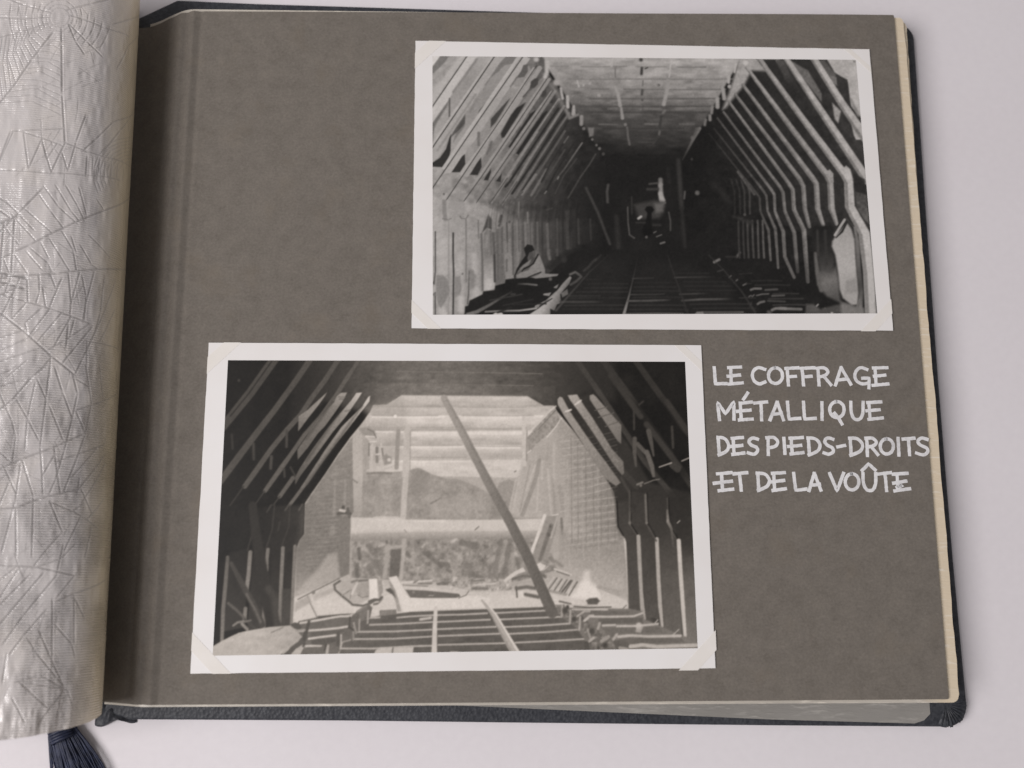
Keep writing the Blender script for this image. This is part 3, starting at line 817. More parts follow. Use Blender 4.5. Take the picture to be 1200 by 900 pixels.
def paint_print(ops, W, H, seed):
    """Paint a monochrome picture: ops are in units of 0.1 mm, W x H is the canvas in the same unit."""
    K = 0.8
    w, h = int(W * K), int(H * K)
    img = np.full((h, w), 40.0)
    rng = np.random.default_rng(seed)
    def window(xs, ys, m):
        x0 = max(0, int((min(xs) - m) * K)); x1 = min(w, int((max(xs) + m) * K) + 2)
        y0 = max(0, int((min(ys) - m) * K)); y1 = min(h, int((max(ys) + m) * K) + 2)
        if x1 <= x0 or y1 <= y0: return None
        Y, X = np.mgrid[y0:y1, x0:x1]
        return x0, x1, y0, y1, (X + .5) / K, (Y + .5) / K
    def tone(g, X, Y):
        if not isinstance(g, (list, tuple)): return g
        ax, ay, bx, by = g[:4]
        t = ((X - ax) * (bx - ax) + (Y - ay) * (by - ay)) / ((bx - ax) ** 2 + (by - ay) ** 2)
        return np.interp(t, g[4::2], g[5::2])
    def poly_cover(p, X, Y, soft):
        n = len(p) // 2
        inside = np.zeros(X.shape, bool); d2 = np.full(X.shape, 1e9)
        for i in range(n):
            x1, y1 = p[2 * i], p[2 * i + 1]; j = (i + 1) % n; x2, y2 = p[2 * j], p[2 * j + 1]
            if y1 != y2:
                inside ^= ((Y < y1) != (Y < y2)) & (X < (x2 - x1) * (Y - y1) / (y2 - y1) + x1)
            ll = (x2 - x1) ** 2 + (y2 - y1) ** 2 + 1e-9
            t = np.clip(((X - x1) * (x2 - x1) + (Y - y1) * (y2 - y1)) / ll, 0, 1)
            d2 = np.minimum(d2, (X - x1 - t * (x2 - x1)) ** 2 + (Y - y1 - t * (y2 - y1)) ** 2)
        d = np.sqrt(d2) * np.where(inside, 1, -1)
        c = np.clip(.5 + d / (2 * soft), 0, 1)
        return c * c * (3 - 2 * c)
    for op in ops:
        k = op[0]
        if k == 'P':
            _, g, p, soft, a = op
            r = window(p[0::2], p[1::2], soft + 1)
            if r is None: continue
            x0, x1, y0, y1, X, Y = r
            c = poly_cover(p, X, Y, max(soft, .6)) * a
            img[y0:y1, x0:x1] += (tone(g, X, Y) - img[y0:y1, x0:x1]) * c
        elif k == 'L':
            _, g, p, wd, soft, a = op
            n = len(p) // 2
            if not isinstance(wd, (list, tuple)): wd = [wd] * n
            r = window(p[0::2], p[1::2], max(wd) / 2 + soft + 1)
            if r is None: continue
            x0, x1, y0, y1, X, Y = r
            d = np.full(X.shape, -1e9)
            for i in range(n - 1):
                ax, ay, bx, by = p[2 * i:2 * i + 4]
                t = np.clip(((X - ax) * (bx - ax) + (Y - ay) * (by - ay)) / ((bx - ax) ** 2 + (by - ay) ** 2 + 1e-9), 0, 1)
                q = np.hypot(X - ax - t * (bx - ax), Y - ay - t * (by - ay))
                d = np.maximum(d, (wd[i] + (wd[i + 1] - wd[i]) * t) / 2 - q)
            c = np.clip(.5 + d / (2 * max(soft, .6)), 0, 1)
            c = c * c * (3 - 2 * c) * a
            img[y0:y1, x0:x1] += (tone(g, X, Y) - img[y0:y1, x0:x1]) * c
        elif k == 'N':
            _, amp, sc, p, soft, sx = op
            r = window(p[0::2], p[1::2], soft + 1)
            if r is None: continue
            x0, x1, y0, y1, X, Y = r
            c = poly_cover(p, X, Y, soft)
            nz = _smooth(sc * K, rng, X.shape, sx) + .5 * _smooth(sc * K / 2, rng, X.shape, sx)
            img[y0:y1, x0:x1] += nz * amp * .6 * c * np.clip(img[y0:y1, x0:x1] / 110, .25, 1)
    k = np.exp(-.5 * (np.arange(-4, 5) / .75) ** 2); k /= k.sum()
    for ax in (0, 1):
        pad = np.pad(img, [(4, 4) if i == ax else (0, 0) for i in (0, 1)], mode='edge')
        img = sum(k[i] * np.take(pad, range(i, i + img.shape[ax]), axis=ax) for i in range(9))
    img += (_smooth(3, rng, img.shape, 1) * 3.2 + _smooth(7, rng, img.shape, 1) * 1.8 + rng.standard_normal(img.shape) * 1.5) * np.clip(img / 120, .45, 1)
    img = img + _smooth(26, rng, img.shape, 1) * 1.5
    return np.clip(img, 20, 238)

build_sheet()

# silk tassel of the binding cord, hanging out at the foot of the spine
def tube(verts, faces, path, radii, sides=5):
    b = len(verts)
    for i, (p, r) in enumerate(zip(path, radii)):
        d = (Vector(path[min(i + 1, len(path) - 1)]) - Vector(path[max(i - 1, 0)])).normalized()
        e1 = d.cross(Vector((0, 0, 1)));
        e1 = e1.normalized() if e1.length > 1e-4 else Vector((1, 0, 0))
        e2 = d.cross(e1)
        for k in range(sides):
            a = 2 * math.pi * k / sides
            verts.append(tuple(Vector(p) + e1 * r * math.cos(a) + e2 * r * math.sin(a)))
    for i in range(len(path) - 1):
        for k in range(sides):
            faces.append((b + i * sides + k, b + i * sides + (k + 1) % sides, b + (i + 1) * sides + (k + 1) % sides, b + (i + 1) * sides + k))
K0, K1 = Vector((-3.569, -10.485, -0.85)), Vector((-3.074, -11.571, -0.95))
rt = random.Random(21)
v, f = [], []
axis = (K1 - K0).normalized(); side = axis.cross(Vector((0, 0, 1))).normalized()
for i in range(190):
    o = rt.gauss(0, .5); o = max(-1.1, min(1.1, o)); h = rt.random()
    path, rad = [], []
    Ln = rt.uniform(3.2, 3.9); wob = rt.uniform(-.5, .5); ph = rt.uniform(0, 6)
    for j in range(9):
        t = j / 8
        spread = .32 + .42 * t ** .8
        pz = K0.z * (1 - t) + (TABLE_Z + .03) * t + .28 * math.sin(math.pi * min(1, t * .9 + .1)) * h * (1 - abs(o) / 1.3)
        q = K0 + axis * (t * Ln) + side * (o * spread + wob * math.sin(t * 4 + ph) * t)
        path.append((q.x, q.y, max(TABLE_Z + .03, pz))); rad.append(.026)
    tube(v, f, path, rad, 4)
tassel = mesh_object('tassel', v, f, CORD, album, True)
tassel['label'] = 'dark navy silk tassel of the binding cord'
v, f = [], []
for i in range(7):                                      # wound neck of the tassel
    c0 = K0 + axis * (-.22 + i * .07)
    path = [tuple(c0 + side * (.27 * math.cos(a)) + Vector((0, 0, .13 + .15 * math.sin(a))) + axis * .03 * a / 6) for a in [2 * math.pi * j / 14 for j in range(15)]]
    tube(v, f, path, [.045] * 15, 6)
tube(v, f, [tuple(K0 - axis * .2 + Vector((0, 0, .12))), tuple(K0 - axis * .8 + Vector((.05, 0, .14))), tuple(K0 - axis * 1.6 + Vector((.2, 0, .1)))], [.12, .1, .1], 8)
mesh_object('cord_knot', v, f, CORD, tassel, True)

# ------------------------------------------------------------------ the two mounted prints
PRINT_W, PRINT_H = 14.0, 8.966
def photo_print(label, origin, angle, quad, canvas, ops, seed, warm, corners):
    root = empty('photo_print', label, 'photo print')
    c, s = math.cos(angle), math.sin(angle)
    k = PRINT_H / 9.0
    def P(u, v, z=0.0):                                  # print millimetre/10 -> page cm
        x, y = u / 100.0, -v / 100.0 * k
        return (origin[0] + x * c - y * s, origin[1] + x * s + y * c, z)
    rng = np.random.default_rng(seed + 40)
    # paper: a thin card with slightly worn edges
    edge = []
    for (u0, v0, u1, v1) in ((0, 900, 1400, 900), (1400, 900, 1400, 0), (1400, 0, 0, 0), (0, 0, 0, 900)):
        for i in range(40):
            t = i / 40; j = rng.normal(0, .28)
            edge.append(P(u0 + (u1 - u0) * t + (j if u0 == u1 else 0), v0 + (v1 - v0) * t + (j if v0 == v1 else 0))[:2])
    slab('paper', edge, .012, .040, PAPER, root)
    img = paint_print(ops, canvas[2] - canvas[0], canvas[3] - canvas[1], seed)
    q = np.array(quad, float)
    nu, nv = 560, 350
    a = np.linspace(0, 1, nu)[None, :, None]; b = np.linspace(0, 1, nv)[:, None, None]
    G = (q[0] * (1 - a) + q[1] * a) * (1 - b) + (q[3] * (1 - a) + q[2] * a) * b
    px = np.clip((G[..., 0] - canvas[0]) * .8 - .5, 0, img.shape[1] - 1.001); py = np.clip((G[..., 1] - canvas[1]) * .8 - .5, 0, img.shape[0] - 1.001)
    x0, y0 = px.astype(int), py.astype(int); fx, fy = px - x0, py - y0
    val = (img[y0, x0] * (1 - fx) + img[y0, x0 + 1] * fx) * (1 - fy) + (img[y0 + 1, x0] * (1 - fx) + img[y0 + 1, x0 + 1] * fx) * fy
    x, y = G[..., 0] / 100, -G[..., 1] / 100 * k
    V = np.stack([origin[0] + x * c - y * s, origin[1] + x * s + y * c, np.full_like(x, .0425)], 2)
    V = V[::-1]; val = val[::-1]
    M = mat_picture('silver_print_' + ('sepia' if warm > .8 else 'neutral'))
    ob = grid_mesh('picture', V, M, root, False)
    lin = np.clip(srgb(val) * 1.12 - 0.006, .004, .8)
    f = np.clip(val / 255, 0, 1)
    tint = np.stack([1 + .02 * warm + 0 * f, 1 - .07 * warm * (1 - .55 * f), 1 - .19 * warm * (1 - .55 * f)], 2)
    rgba = np.ones((nv * nu, 4), np.float32); rgba[:, :3] = (lin[..., None] * tint).reshape(-1, 3)
    att = ob.data.color_attributes.new('silver', 'FLOAT_COLOR', 'POINT')
    att.data.foreach_set('color', rgba.ravel())
    # paper corner mounts: a diagonal band folded over each corner
    for (cu, cv, su, sv), (d1, d2, over) in zip(((0, 0, 1, 1), (1400, 0, -1, 1), (1400, 900, -1, -1), (0, 900, 1, -1)), corners):
        e = over
        pts = [P(cu - su * e, cv + sv * d1), P(cu - su * e, cv + sv * d2), P(cu + su * d2, cv - sv * e), P(cu + su * d1, cv - sv * e)]
        out = [p[:2] for p in pts]
        area = sum(out[i][0] * out[(i + 1) % 4][1] - out[(i + 1) % 4][0] * out[i][1] for i in range(4))
        if area < 0: out = out[::-1]
        slab('photo_corner', out, .004, .0445, CORNER, root)
    return root
photo_print('black-and-white print of a dark ribbed tunnel, upper right on the album page', (5.669, 9.419), 0.001,
            [[51.494, 49.732], [1354.622, 36.776], [1356.929, 848.157], [59.975, 859.862]], [40, 25, 1370, 870],
            [
('P',32,[-14,6,1416,-23,1348,854,-13,865],1.8,1),
('P',[11,228,519,357,0,158,0.25,146,0.42,122,0.55,92,0.68,66,0.85,44,1,34],[-1,5,361,-2,359,69,530,346,511,652,-1,852],1.8,1),
('N',14,15.8,[-1,5,361,-2,530,346,401,494,-1,657],5.3,1),
('P',206,[-1,5,40,4,40,26,11,67,-1,89],1.8,1),
('P',118,[37,21,63,21,50,44,32,64,11,84,9,64],2.6,1),
('L',175,[102,26,11,167],21.1,7.9,1),
('P',185,[117,20,153,19,75,138,60,172,9,250,9,192],1.8,1),
('P',[153,25,50,227,0,165,0.4,142,1,156],[153,19,192,18,44,255,11,310,9,255,60,175,78,138],2.6,1),
('L',130,[145,33,75,141],6.6,4.0,1),
('L',88,[64,163,64,221],4.7,2.1,1),
('P',108,[9,250,63,166,57,188,27,241,19,261,14,304,9,305],3.4,1),
('L',172,[192,27,50,257,9,326],10.5,2.1,1),
('P',161,[200,18,236,17,212,49,170,114,113,207,72,271,60,298,37,345,9,381,9,329],2.1,1),
('L',135,[142,148,29,331],5.3,4.0,1),
('P',90,[111,212,111,243,93,265,70,287,62,298,80,262],2.6,1),
('P',52,[65,287,69,279,68,331,64,353,44,383,14,382,11,372,37,353,54,326],2.1,1),
('P',[256,42,75,350,0,150,0.35,138,0.6,142,1,160],[267,22,236,17,212,52,170,120,113,215,111,245,70,290,70,336,49,380,39,394],2.4,1),
('P',116,[236,17,267,17,256,45,230,51,212,71,186,94,173,120,170,117,196,75,212,49],2.9,1),
('P',72,[149,214,152,201,167,182,180,170,159,206,149,220],2.4,1),
('L',128,[144,165,126,204],7.9,4.0,1),
('P',60,[90,254,111,221,108,254,75,304],4.0,0.4),
('L',174,[275,20,159,206,49,385],11.1,1.8,1),
('P',[287,28,74,390,0,168,0.5,158,1,166],[285,16,308,27,271,84,247,121,190,214,151,278,107,347,71,401,47,404],2.1,1),
('P',140,[303,50,313,72,202,252,115,368,107,347,151,280,247,124,271,90],2.6,1),
('P',92,[265,91,279,70,287,49,299,46,300,70,289,88,276,91],2.1,1),
('L',108,[266,90,247,121],4.0,1.8,1),
('L',158,[265,126,255,121],7.9,5.3,1),
('P',68,[187,255,187,228,203,208,234,171,246,159,223,202,202,238],2.6,1),
('L',108,[151,272,151,311],7.9,2.6,1),
('L',150,[125,322,135,362],18.4,7.9,1),
('P',53,[71,399,96,398,112,372,110,341,102,348],1.8,1),
('L',[313,67,100,401,0,158,1,165],[318,61,210,244,100,404],10.5,1.8,1),
('L',[339,66,125,403,0,150,1,152],[336,58,231,232,171,324,115,406],14.5,2.1,1),
('P',125,[341,89,351,97,246,262,165,389,150,379,243,224],2.6,1),
('P',70,[305,126,309,102,320,93,332,91,330,111,319,124],2.1,1),
('L',85,[307,126,285,154],4.2,1.8,1),
('P',50,[292,172,264,190,246,216,225,257,217,274,220,288,229,285,248,251,264,224,285,187],2.9,1),
('L',98,[189,302,178,340],9.2,5.3,1),
('L',122,[186,335,165,376],10.5,5.3,1),
('P',50,[125,406,148,407,160,381,158,351,145,370],1.8,1),
('L',148,[351,100,253,254,163,397,140,433],9.0,1.8,1),
('L',[364,99,163,411,0,145,1,140],[364,95,263,255,165,405],10.5,1.8,1),
('P',50,[166,422,179,423,188,397,187,386,175,405],1.6,1),
('P',68,[337,152,345,133,355,128,355,143,347,153],1.8,1),
('P',46,[321,196,305,209,274,259,240,315,245,321,268,287,302,231,321,203],2.4,1),
('L',140,[371,136,292,253,193,408],8.4,1.8,1),
('L',128,[382,133,304,255,206,407],8.4,1.8,1),
('P',50,[202,425,216,428,220,399],1.6,1),
('P',58,[364,173,375,158,375,173],1.8,1),
('P',44,[357,196,344,206,309,259,262,336,270,341,304,289,357,203],2.4,1),
('L',130,[393,160,330,258,251,385,190,491],8.4,1.8,1),
('L',46,[390,190,356,244,282,363,243,426,230,442],6.8,1.8,1),
('L',122,[408,182,363,255,303,352,251,445,220,496],7.9,1.8,1),
('L',70,[397,171,251,404],2.4,1.3,1),
('L',46,[416,199,381,249,308,371,250,463],6.8,2.1,1),
('L',104,[423,204,394,249,323,365,258,474],6.3,2.1,1),
('L',48,[428,215,394,274,328,376,281,452],5.3,2.1,1),
('L',88,[409,263,354,354,296,447,268,495],6.3,2.1,1),
('L',118,[320,403,278,466],7.9,2.6,1),
('L',106,[353,386,306,468],7.4,2.6,1),
('L',48,[427,265,366,364,337,425],5.3,2.6,1),
('L',92,[419,280,406,300],4.7,1.8,1),
('L',74,[408,323,352,414,311,484],5.3,2.4,1),
('L',44,[437,298,378,397,352,451],5.3,2.6,1),
('L',[460,300,372,427,0,110,1,66],[460,300,404,386,372,427],4.7,1.6,1),
('L',64,[443,350,403,405,377,462],4.2,2.1,1),
('L',68,[500,335,481,368,454,407,415,475],4.7,2.1,1),
('L',50,[434,399,402,456],5.3,2.6,1),
('L',122,[385,416,388,409],3.2,1.6,1),
('L',120,[346,462,351,455],3.2,1.6,1),
('L',68,[117,21,11,193],3.2,1.3,1),
('L',60,[200,21,9,330],3.2,1.3,1),
('L',64,[285,22,157,223,9,460],2.9,1.2,1),
('L',62,[327,50,220,224,146,341,57,485],2.6,1.2,1),
('L',64,[359,91,258,254,165,403,108,489],2.5,1.2,1),
('L',66,[377,129,299,253,201,405,144,494],2.5,1.2,1),
('L',72,[392,165,330,264],2.1,1.2,1),
('L',76,[236,415,183,496],3.2,1.6,1),
('L',78,[264,426,216,501],3.2,1.6,1),
('L',80,[281,458,245,498],3.7,1.8,1),
('P',[11,525,499,626,0,166,0.22,156,0.36,140,0.46,118,0.58,92,0.72,66,0.88,46,1,32],[-1,461,57,490,144,497,199,510,249,541,350,553,438,541,486,551,498,567,494,613,418,632,378,653,347,685,271,738,222,749,122,812,110,851,-1,852],11.9,1),
('N',7,13.2,[-1,459,477,493,474,626,247,733,110,838,-1,839],5.3,1),
('N',6,36.9,[-1,472,351,494,348,654,110,838,-1,839],7.9,1),
('L',130,[50,490,51,520,54,546],11.9,2.6,1),
('L',100,[49,467,49,468],6.3,1.6,1),
('L',150,[84,498,86,530],23.7,10.5,1),
('L',116,[46,544,61,547,71,543],3.2,1.8,1),
('L',112,[96,535,101,543,114,543,121,532],3.4,1.8,1),
('L',150,[74,546,111,548],4.0,2.6,1),
('L',78,[25,584,26,704,23,743],3.7,1.3,1),
('L',76,[26,769,27,839],3.7,1.3,1),
('L',95,[21,739,21,740],6.8,1.7,1),
('L',62,[77,588,77,657,79,709,78,838],5.0,1.6,1),
('L',138,[64,546,65,838],3.2,2.1,1),
('L',118,[114,545,115,630,115,735],4.2,2.1,1),
('L',88,[124,703,122,773,119,802],4.0,1.8,1),
('L',112,[150,548,151,603],4.2,2.1,1),
('L',178,[98,656,100,823],15.8,7.9,0.5),
('L',178,[46,618,47,704],23.7,7.9,0.5),
('P',72,[179,529,190,544,190,576,176,571,161,586,171,555],3.2,1),
('L',100,[159,590,162,669,163,760],6.8,3.2,1),
('P',[174,590,182,760,0,112,0.35,118,0.7,155,1,168],[166,587,176,574,191,582,198,661,198,755,166,763],2.6,1),
('L',150,[176,595,173,629],7.9,5.3,0.6),
('L',66,[194,587,197,655,198,734],6.8,2.6,1),
('L',62,[217,533,211,563],7.9,3.2,1),
('P',128,[191,555,212,555,199,581,192,582],2.6,1),
('P',104,[204,576,224,565,224,734,202,742],4.0,1),
('P',[233,615,237,728,0,122,1,138],[223,610,246,602,252,723,229,728],2.6,1),
('L',88,[249,565,250,655],5.3,3.2,1),
('L',80,[242,551,242,552],8.4,2.1,1),
('P',112,[251,607,276,607,275,655,257,712,252,712],2.6,1),
('L',100,[233,668,232,702],5.3,2.6,1),
('L',118,[269,490,269,538],5.3,2.6,1),
('L',126,[295,522,295,554],4.7,2.1,1),
('P',104,[289,562,309,554,313,633,288,628],4.0,1),
('L',62,[322,537,331,628],13.2,5.3,1),
('L',110,[313,628,318,654],10.5,5.3,1),
('L',98,[352,558,355,654,358,664],9.0,2.6,1),
('L',70,[351,513,366,508],5.3,2.6,1),
('L',60,[411,520,416,627],13.2,5.3,1),
('L',58,[387,569,391,640],10.5,5.3,1),
('L',46,[431,520,420,574],13.2,5.3,1),
('L',92,[206,576,207,728],5.3,2.6,0.8),
('L',84,[233,555,235,613],5.3,2.6,0.8),
('L',84,[250,554,251,712],4.2,2.6,0.8),
('L',126,[264,554,265,702],6.8,2.6,0.8),
('L',80,[278,535,279,654],4.2,2.6,0.8),
('L',118,[287,554,288,633],6.3,2.6,0.8),
('L',74,[314,522,314,654],5.3,2.6,0.8),
('L',98,[323,553,324,654],6.8,2.6,0.8),
('L',60,[337,553,337,685],6.3,2.6,0.8),
('L',58,[370,553,370,664],6.8,2.6,0.8),
('L',78,[380,542,380,653],6.8,2.6,0.8),
('L',50,[398,553,398,643],5.3,2.6,0.8),
('L',72,[410,552,411,632],7.9,2.6,0.8),
('L',46,[431,541,431,626],6.3,2.6,0.8),
('L',64,[443,541,444,616],6.8,2.6,0.8),
('L',40,[466,536,467,610],7.9,2.6,0.8),
('L',58,[479,541,480,605],5.3,2.6,0.8),
('L',182,[138,656,140,703],15.8,7.9,0.6),
('L',184,[145,760,149,786],21.1,7.9,0.6),
('L',182,[180,734,182,755],18.4,7.9,0.6),
('L',186,[100,787,100,818],18.4,6.6,0.6),
('L',186,[46,818,48,833],21.1,6.6,0.6),
('L',[180,491,183,656,0,102.4,0.4,128.0,1,128.0],[187,486,179,555,180,650],3.7,2.6,0.45),
('L',79.36,[195,486,186,555,188,650],3.4,2.4,0.45),
('L',[195,491,198,655,0,98.24000000000001,0.4,122.8,1,122.8],[202,486,194,555,195,649],5.8,2.6,0.45),
('L',76.136,[210,485,201,555,203,648],3.4,2.4,0.45),
('L',[212,491,215,655,0,94.08,0.4,117.6,1,117.6],[220,485,212,555,213,647],3.7,2.6,0.45),
('L',72.91199999999999,[227,485,219,555,220,647],3.4,2.4,0.45),
('L',[227,491,230,655,0,89.92000000000002,0.4,112.4,1,112.4],[235,485,227,555,228,645],5.8,2.6,0.45),
('L',69.688,[243,485,234,555,235,645],3.4,2.4,0.45),
('L',[245,490,248,655,0,85.76,0.4,107.2,1,107.2],[253,485,244,554,245,643],3.7,2.6,0.45),
('L',66.464,[260,485,252,554,253,643],3.4,2.4,0.45),
('L',[260,490,263,655,0,81.60000000000001,0.4,102.0,1,102.0],[268,485,259,554,260,642],5.8,2.6,0.45),
('L',63.24,[275,485,267,554,268,641],3.4,2.4,0.45),
('L',[275,490,278,654,0,77.44,0.4,96.8,1,96.8],[283,484,274,554,275,640],3.7,2.6,0.45),
('L',60.016,[290,484,282,554,283,640],3.4,2.4,0.45),
('L',[295,490,298,654,0,73.28,0.4,91.6,1,91.6],[303,484,294,554,296,638],5.8,2.6,0.45),
('L',56.791999999999994,[311,484,302,554,303,638],3.4,2.4,0.45),
('L',[311,489,313,654,0,69.12,0.4,86.4,1,86.4],[318,484,309,554,311,636],3.7,2.6,0.45),
('L',53.568000000000005,[326,484,317,554,318,636],3.4,2.4,0.45),
('L',[331,489,333,654,0,64.96,0.4,81.19999999999999,1,81.19999999999999],[338,484,330,553,331,634],5.8,2.6,0.45),
('L',50.343999999999994,[346,484,337,553,338,634],3.4,2.4,0.45),
('L',[351,489,353,654,0,60.800000000000004,0.4,76.0,1,76.0],[359,483,350,553,351,633],3.7,2.6,0.45),
('L',47.12,[366,483,357,553,358,633],3.4,2.4,0.45),
('L',[371,489,373,653,0,56.64,0.4,70.8,1,70.8],[379,483,370,553,371,631],5.8,2.6,0.45),
('L',43.896,[387,483,377,553,378,631],3.4,2.4,0.45),
('L',[391,488,393,653,0,52.48,0.4,65.6,1,65.6],[399,483,390,553,391,629],3.7,2.6,0.45),
('L',40.672,[407,483,398,553,398,629],3.4,2.4,0.45),
('L',[412,488,413,653,0,48.31999999999999,0.4,60.39999999999999,1,60.39999999999999],[419,483,410,552,411,627],5.8,2.6,0.45),
('L',37.44799999999999,[427,483,418,552,419,627],3.4,2.4,0.45),
('L',[432,488,433,653,0,44.160000000000004,0.4,55.2,1,55.2],[440,482,430,552,431,625],3.7,2.6,0.45),
('L',34.224000000000004,[447,482,438,552,439,625],3.4,2.4,0.45),
('P',128,[29,717,48,716,63,732,68,764,58,792,43,815,35,803,29,766],3.2,1),
('P',132,[81,722,98,719,103,750,98,774,83,784],4.0,1),
('P',128,[125,695,138,703,142,734,137,753,125,758],5.3,1),
('L',110,[105,711,105,712],5.3,1.6,1),
('L',110,[24,774,24,775],7.9,2.0,1),
('P',32,[110,864,111,830,112,810,121,807,125,792,162,773,165,764,197,760,199,747,227,739,229,728,257,724,346,719,385,680,418,648,499,626,904,635,1077,725,1163,764,1212,798,1246,855],2.4,1),
('L',[127,828,249,762,0,112,0.6,82,1,45],[120,835,147,825,184,804,216,783,246,765],[13.2,10.5,7.9,5.8,4.0],2.4,1),
('P',34,[283,633,293,620,308,623,314,638,298,646,293,662,296,675,280,683,267,699,258,715,257,736,254,718,262,694,278,668,288,654],2.1,1),
('P',128,[328,653,335,670,344,696,344,709,327,709,302,720,262,724,261,715,272,707,295,699,312,675],2.1,1),
('P',115,[270,694,287,678,305,665,297,683,280,694,270,702],2.1,1),
('L',36,[324,651,310,679,297,688,282,696],4.2,1.3,1),
('L',36,[277,703,282,694,297,688],2.9,1.3,1),
('L',40,[294,721,314,712,332,705],3.2,1.3,1),
('P',128,[304,721,332,708,362,710,383,710,379,716,346,721,317,724],1.8,1),
('P',60,[345,691,364,701,347,709],3.2,1),
('L',95,[359,725,359,726],9.5,2.4,1),
('L',[266,741,319,743,0,50,0.4,90,1,110],[266,741,291,741,319,744],5.3,1.8,1),
('L',55,[184,791,276,772],3.7,2.1,1),
('L',48,[221,806,308,787],3.2,2.1,1),
('L',60,[246,772,256,772],5.3,2.6,1),
('L',[171,827,315,816,0,120,0.4,115,1,165],[171,825,221,822,268,821,317,814],5.0,1.8,1),
('P',190,[189,835,198,828,218,828,223,835],1.8,1),
('P',168,[290,837,325,813,353,787,376,763,396,737,416,716,421,721,413,740,395,761,387,771,388,797,377,802,369,820,357,815,357,836],1.8,1),
('P',150,[389,768,408,755,410,771,393,781],1.6,1),
('P',135,[338,770,361,766,355,777,338,774],1.6,1),
('P',130,[368,750,383,740,378,753,371,753],1.6,1),
('P',150,[345,790,376,761,370,774,330,803,320,803],1.6,1),
('L',140,[315,808,333,800],4.7,1.6,1),
('L',140,[310,814,325,809],3.7,1.6,1),
('L',44,[327,809,363,784],2.9,1.1,1),
('L',105,[417,711,432,704,442,711,449,718,434,732,418,742],6.8,2.6,1),
('L',40,[429,714,429,715],7.4,1.6,1),
('L',62,[457,700,472,687,483,673,496,663],6.8,3.2,1),
('L',48,[498,663,508,652],5.3,2.6,1),
('L',50,[400,666,400,667],15.8,5.3,1),
('L',[382,794,509,793,0,95,0.4,82,0.8,78,1,40],[387,794,445,794,509,793],6.3,2.1,1),
('L',60,[415,776,502,775],4.0,1.8,1),
('L',44,[466,726,506,726],3.2,1.6,1),
('L',42,[470,763,495,760],2.6,1.6,1),
('L',42,[246,803,345,800],4.2,2.1,1),
('L',40,[206,827,246,811],5.3,2.6,1),
('L',[611,683,571,829,0,40,0.4,60,0.6,85,1,135],[616,659,602,717,585,782,570,832],[2.1,3.2,5.3,9.0],1.6,1),
('L',62,[599,722,660,720],3.2,1.6,1),
('L',72,[590,771,665,770,690,768],3.4,1.6,1),
('L',[584,790,710,786,0,80,0.5,108,0.85,90,1,40],[584,790,644,789,710,786],5.8,1.6,1),
('L',105,[576,830,668,827,743,828],5.3,2.1,1),
('L',[723,718,844,715,0,90,0.4,72,1,34],[723,718,844,715],4.5,1.6,1),
('L',44,[723,705,824,704],3.2,1.8,1),
('L',[736,768,826,765,0,78,0.5,84,1,34],[736,769,826,765],4.7,1.6,1),
('L',[740,789,889,782,0,85,0.35,120,0.75,100,1,36],[742,788,795,784,889,782],6.1,1.6,1),
('L',105,[799,823,919,822],5.3,2.1,1),
('P',150,[773,833,784,821,801,821,806,832],2.1,1),
('L',50,[744,802,756,830],3.2,1.8,1),
('L',112,[842,670,857,662],7.9,2.6,1),
('L',90,[910,653,919,640],6.8,2.6,1),
('L',50,[877,653,908,653],5.3,2.6,1),
('L',55,[850,699,868,693],4.2,2.1,1),
('L',90,[884,717,890,711],3.7,1.6,1),
('L',85,[904,727,908,723],4.2,1.8,1),
('L',95,[924,740,934,735],4.7,1.8,1),
('L',48,[915,706,951,703],3.7,2.1,1),
('L',52,[934,735,949,735],2.6,1.6,1),
('L',105,[946,754,956,750,976,750],6.6,2.1,1),
('L',80,[989,754,1024,752],5.8,2.4,1),
('L',95,[939,775,945,771,950,774,955,769],3.4,1.6,1),
('L',95,[962,771,978,767,998,766],4.0,1.8,1),
('L',84,[1008,772,1044,770],5.3,2.1,1),
('L',100,[964,797,971,792,984,789],6.6,2.4,1),
('L',70,[994,787,1045,789],4.7,2.6,1),
('L',118,[1005,815,1016,810,1031,809,1046,810],7.9,2.6,1),
('L',110,[1026,810,1061,811,1092,812],7.9,2.6,1),
('L',80,[995,821,1000,826],10.5,4.0,1),
('L',50,[946,792,940,805],3.2,1.8,1),
('P',82,[1108,796,1128,796,1152,814,1159,830,1101,830],5.3,1),
('L',140,[1138,802,1143,797],4.2,1.6,1),
('L',150,[1155,817,1163,809],4.7,1.8,1),
('P',78,[1153,809,1225,792,1275,808,1278,834,1146,835],5.3,1),
('L',160,[1182,824,1182,825],8.4,2.1,1),
('N',10,7.9,[1000,739,1252,777,1248,826,995,828],5.3,3),
('P',44,[396,732,498,665,586,664,548,832,344,834],23.7,0.5),
('P',42,[623,677,749,681,874,727,919,829,598,832],23.7,0.45),
('L',46,[471,739,528,738,586,738],4.0,2.1,0.75),
('L',50,[456,752,519,751,583,751],4.0,2.1,0.75),
('L',52,[435,764,509,763,583,763],4.0,2.1,0.75),
('L',50,[415,783,496,781,577,781],4.0,2.1,0.75),
('L',56,[399,805,485,803,571,803],4.0,2.1,0.75),
('L',48,[394,816,481,815,569,815],4.0,2.1,0.75),
('L',44,[606,735,664,734,722,734],4.0,2.1,0.75),
('L',48,[603,748,665,747,726,747],4.0,2.1,0.75),
('L',50,[600,760,667,759,733,759],4.0,2.1,0.75),
('L',50,[595,780,667,778,740,778],4.0,2.1,0.75),
('L',56,[589,803,669,802,749,802],4.0,2.1,0.75),
('L',52,[588,816,674,815,759,815],4.0,2.1,0.75),
('L',46,[747,731,810,730,874,730],4.0,2.1,0.75),
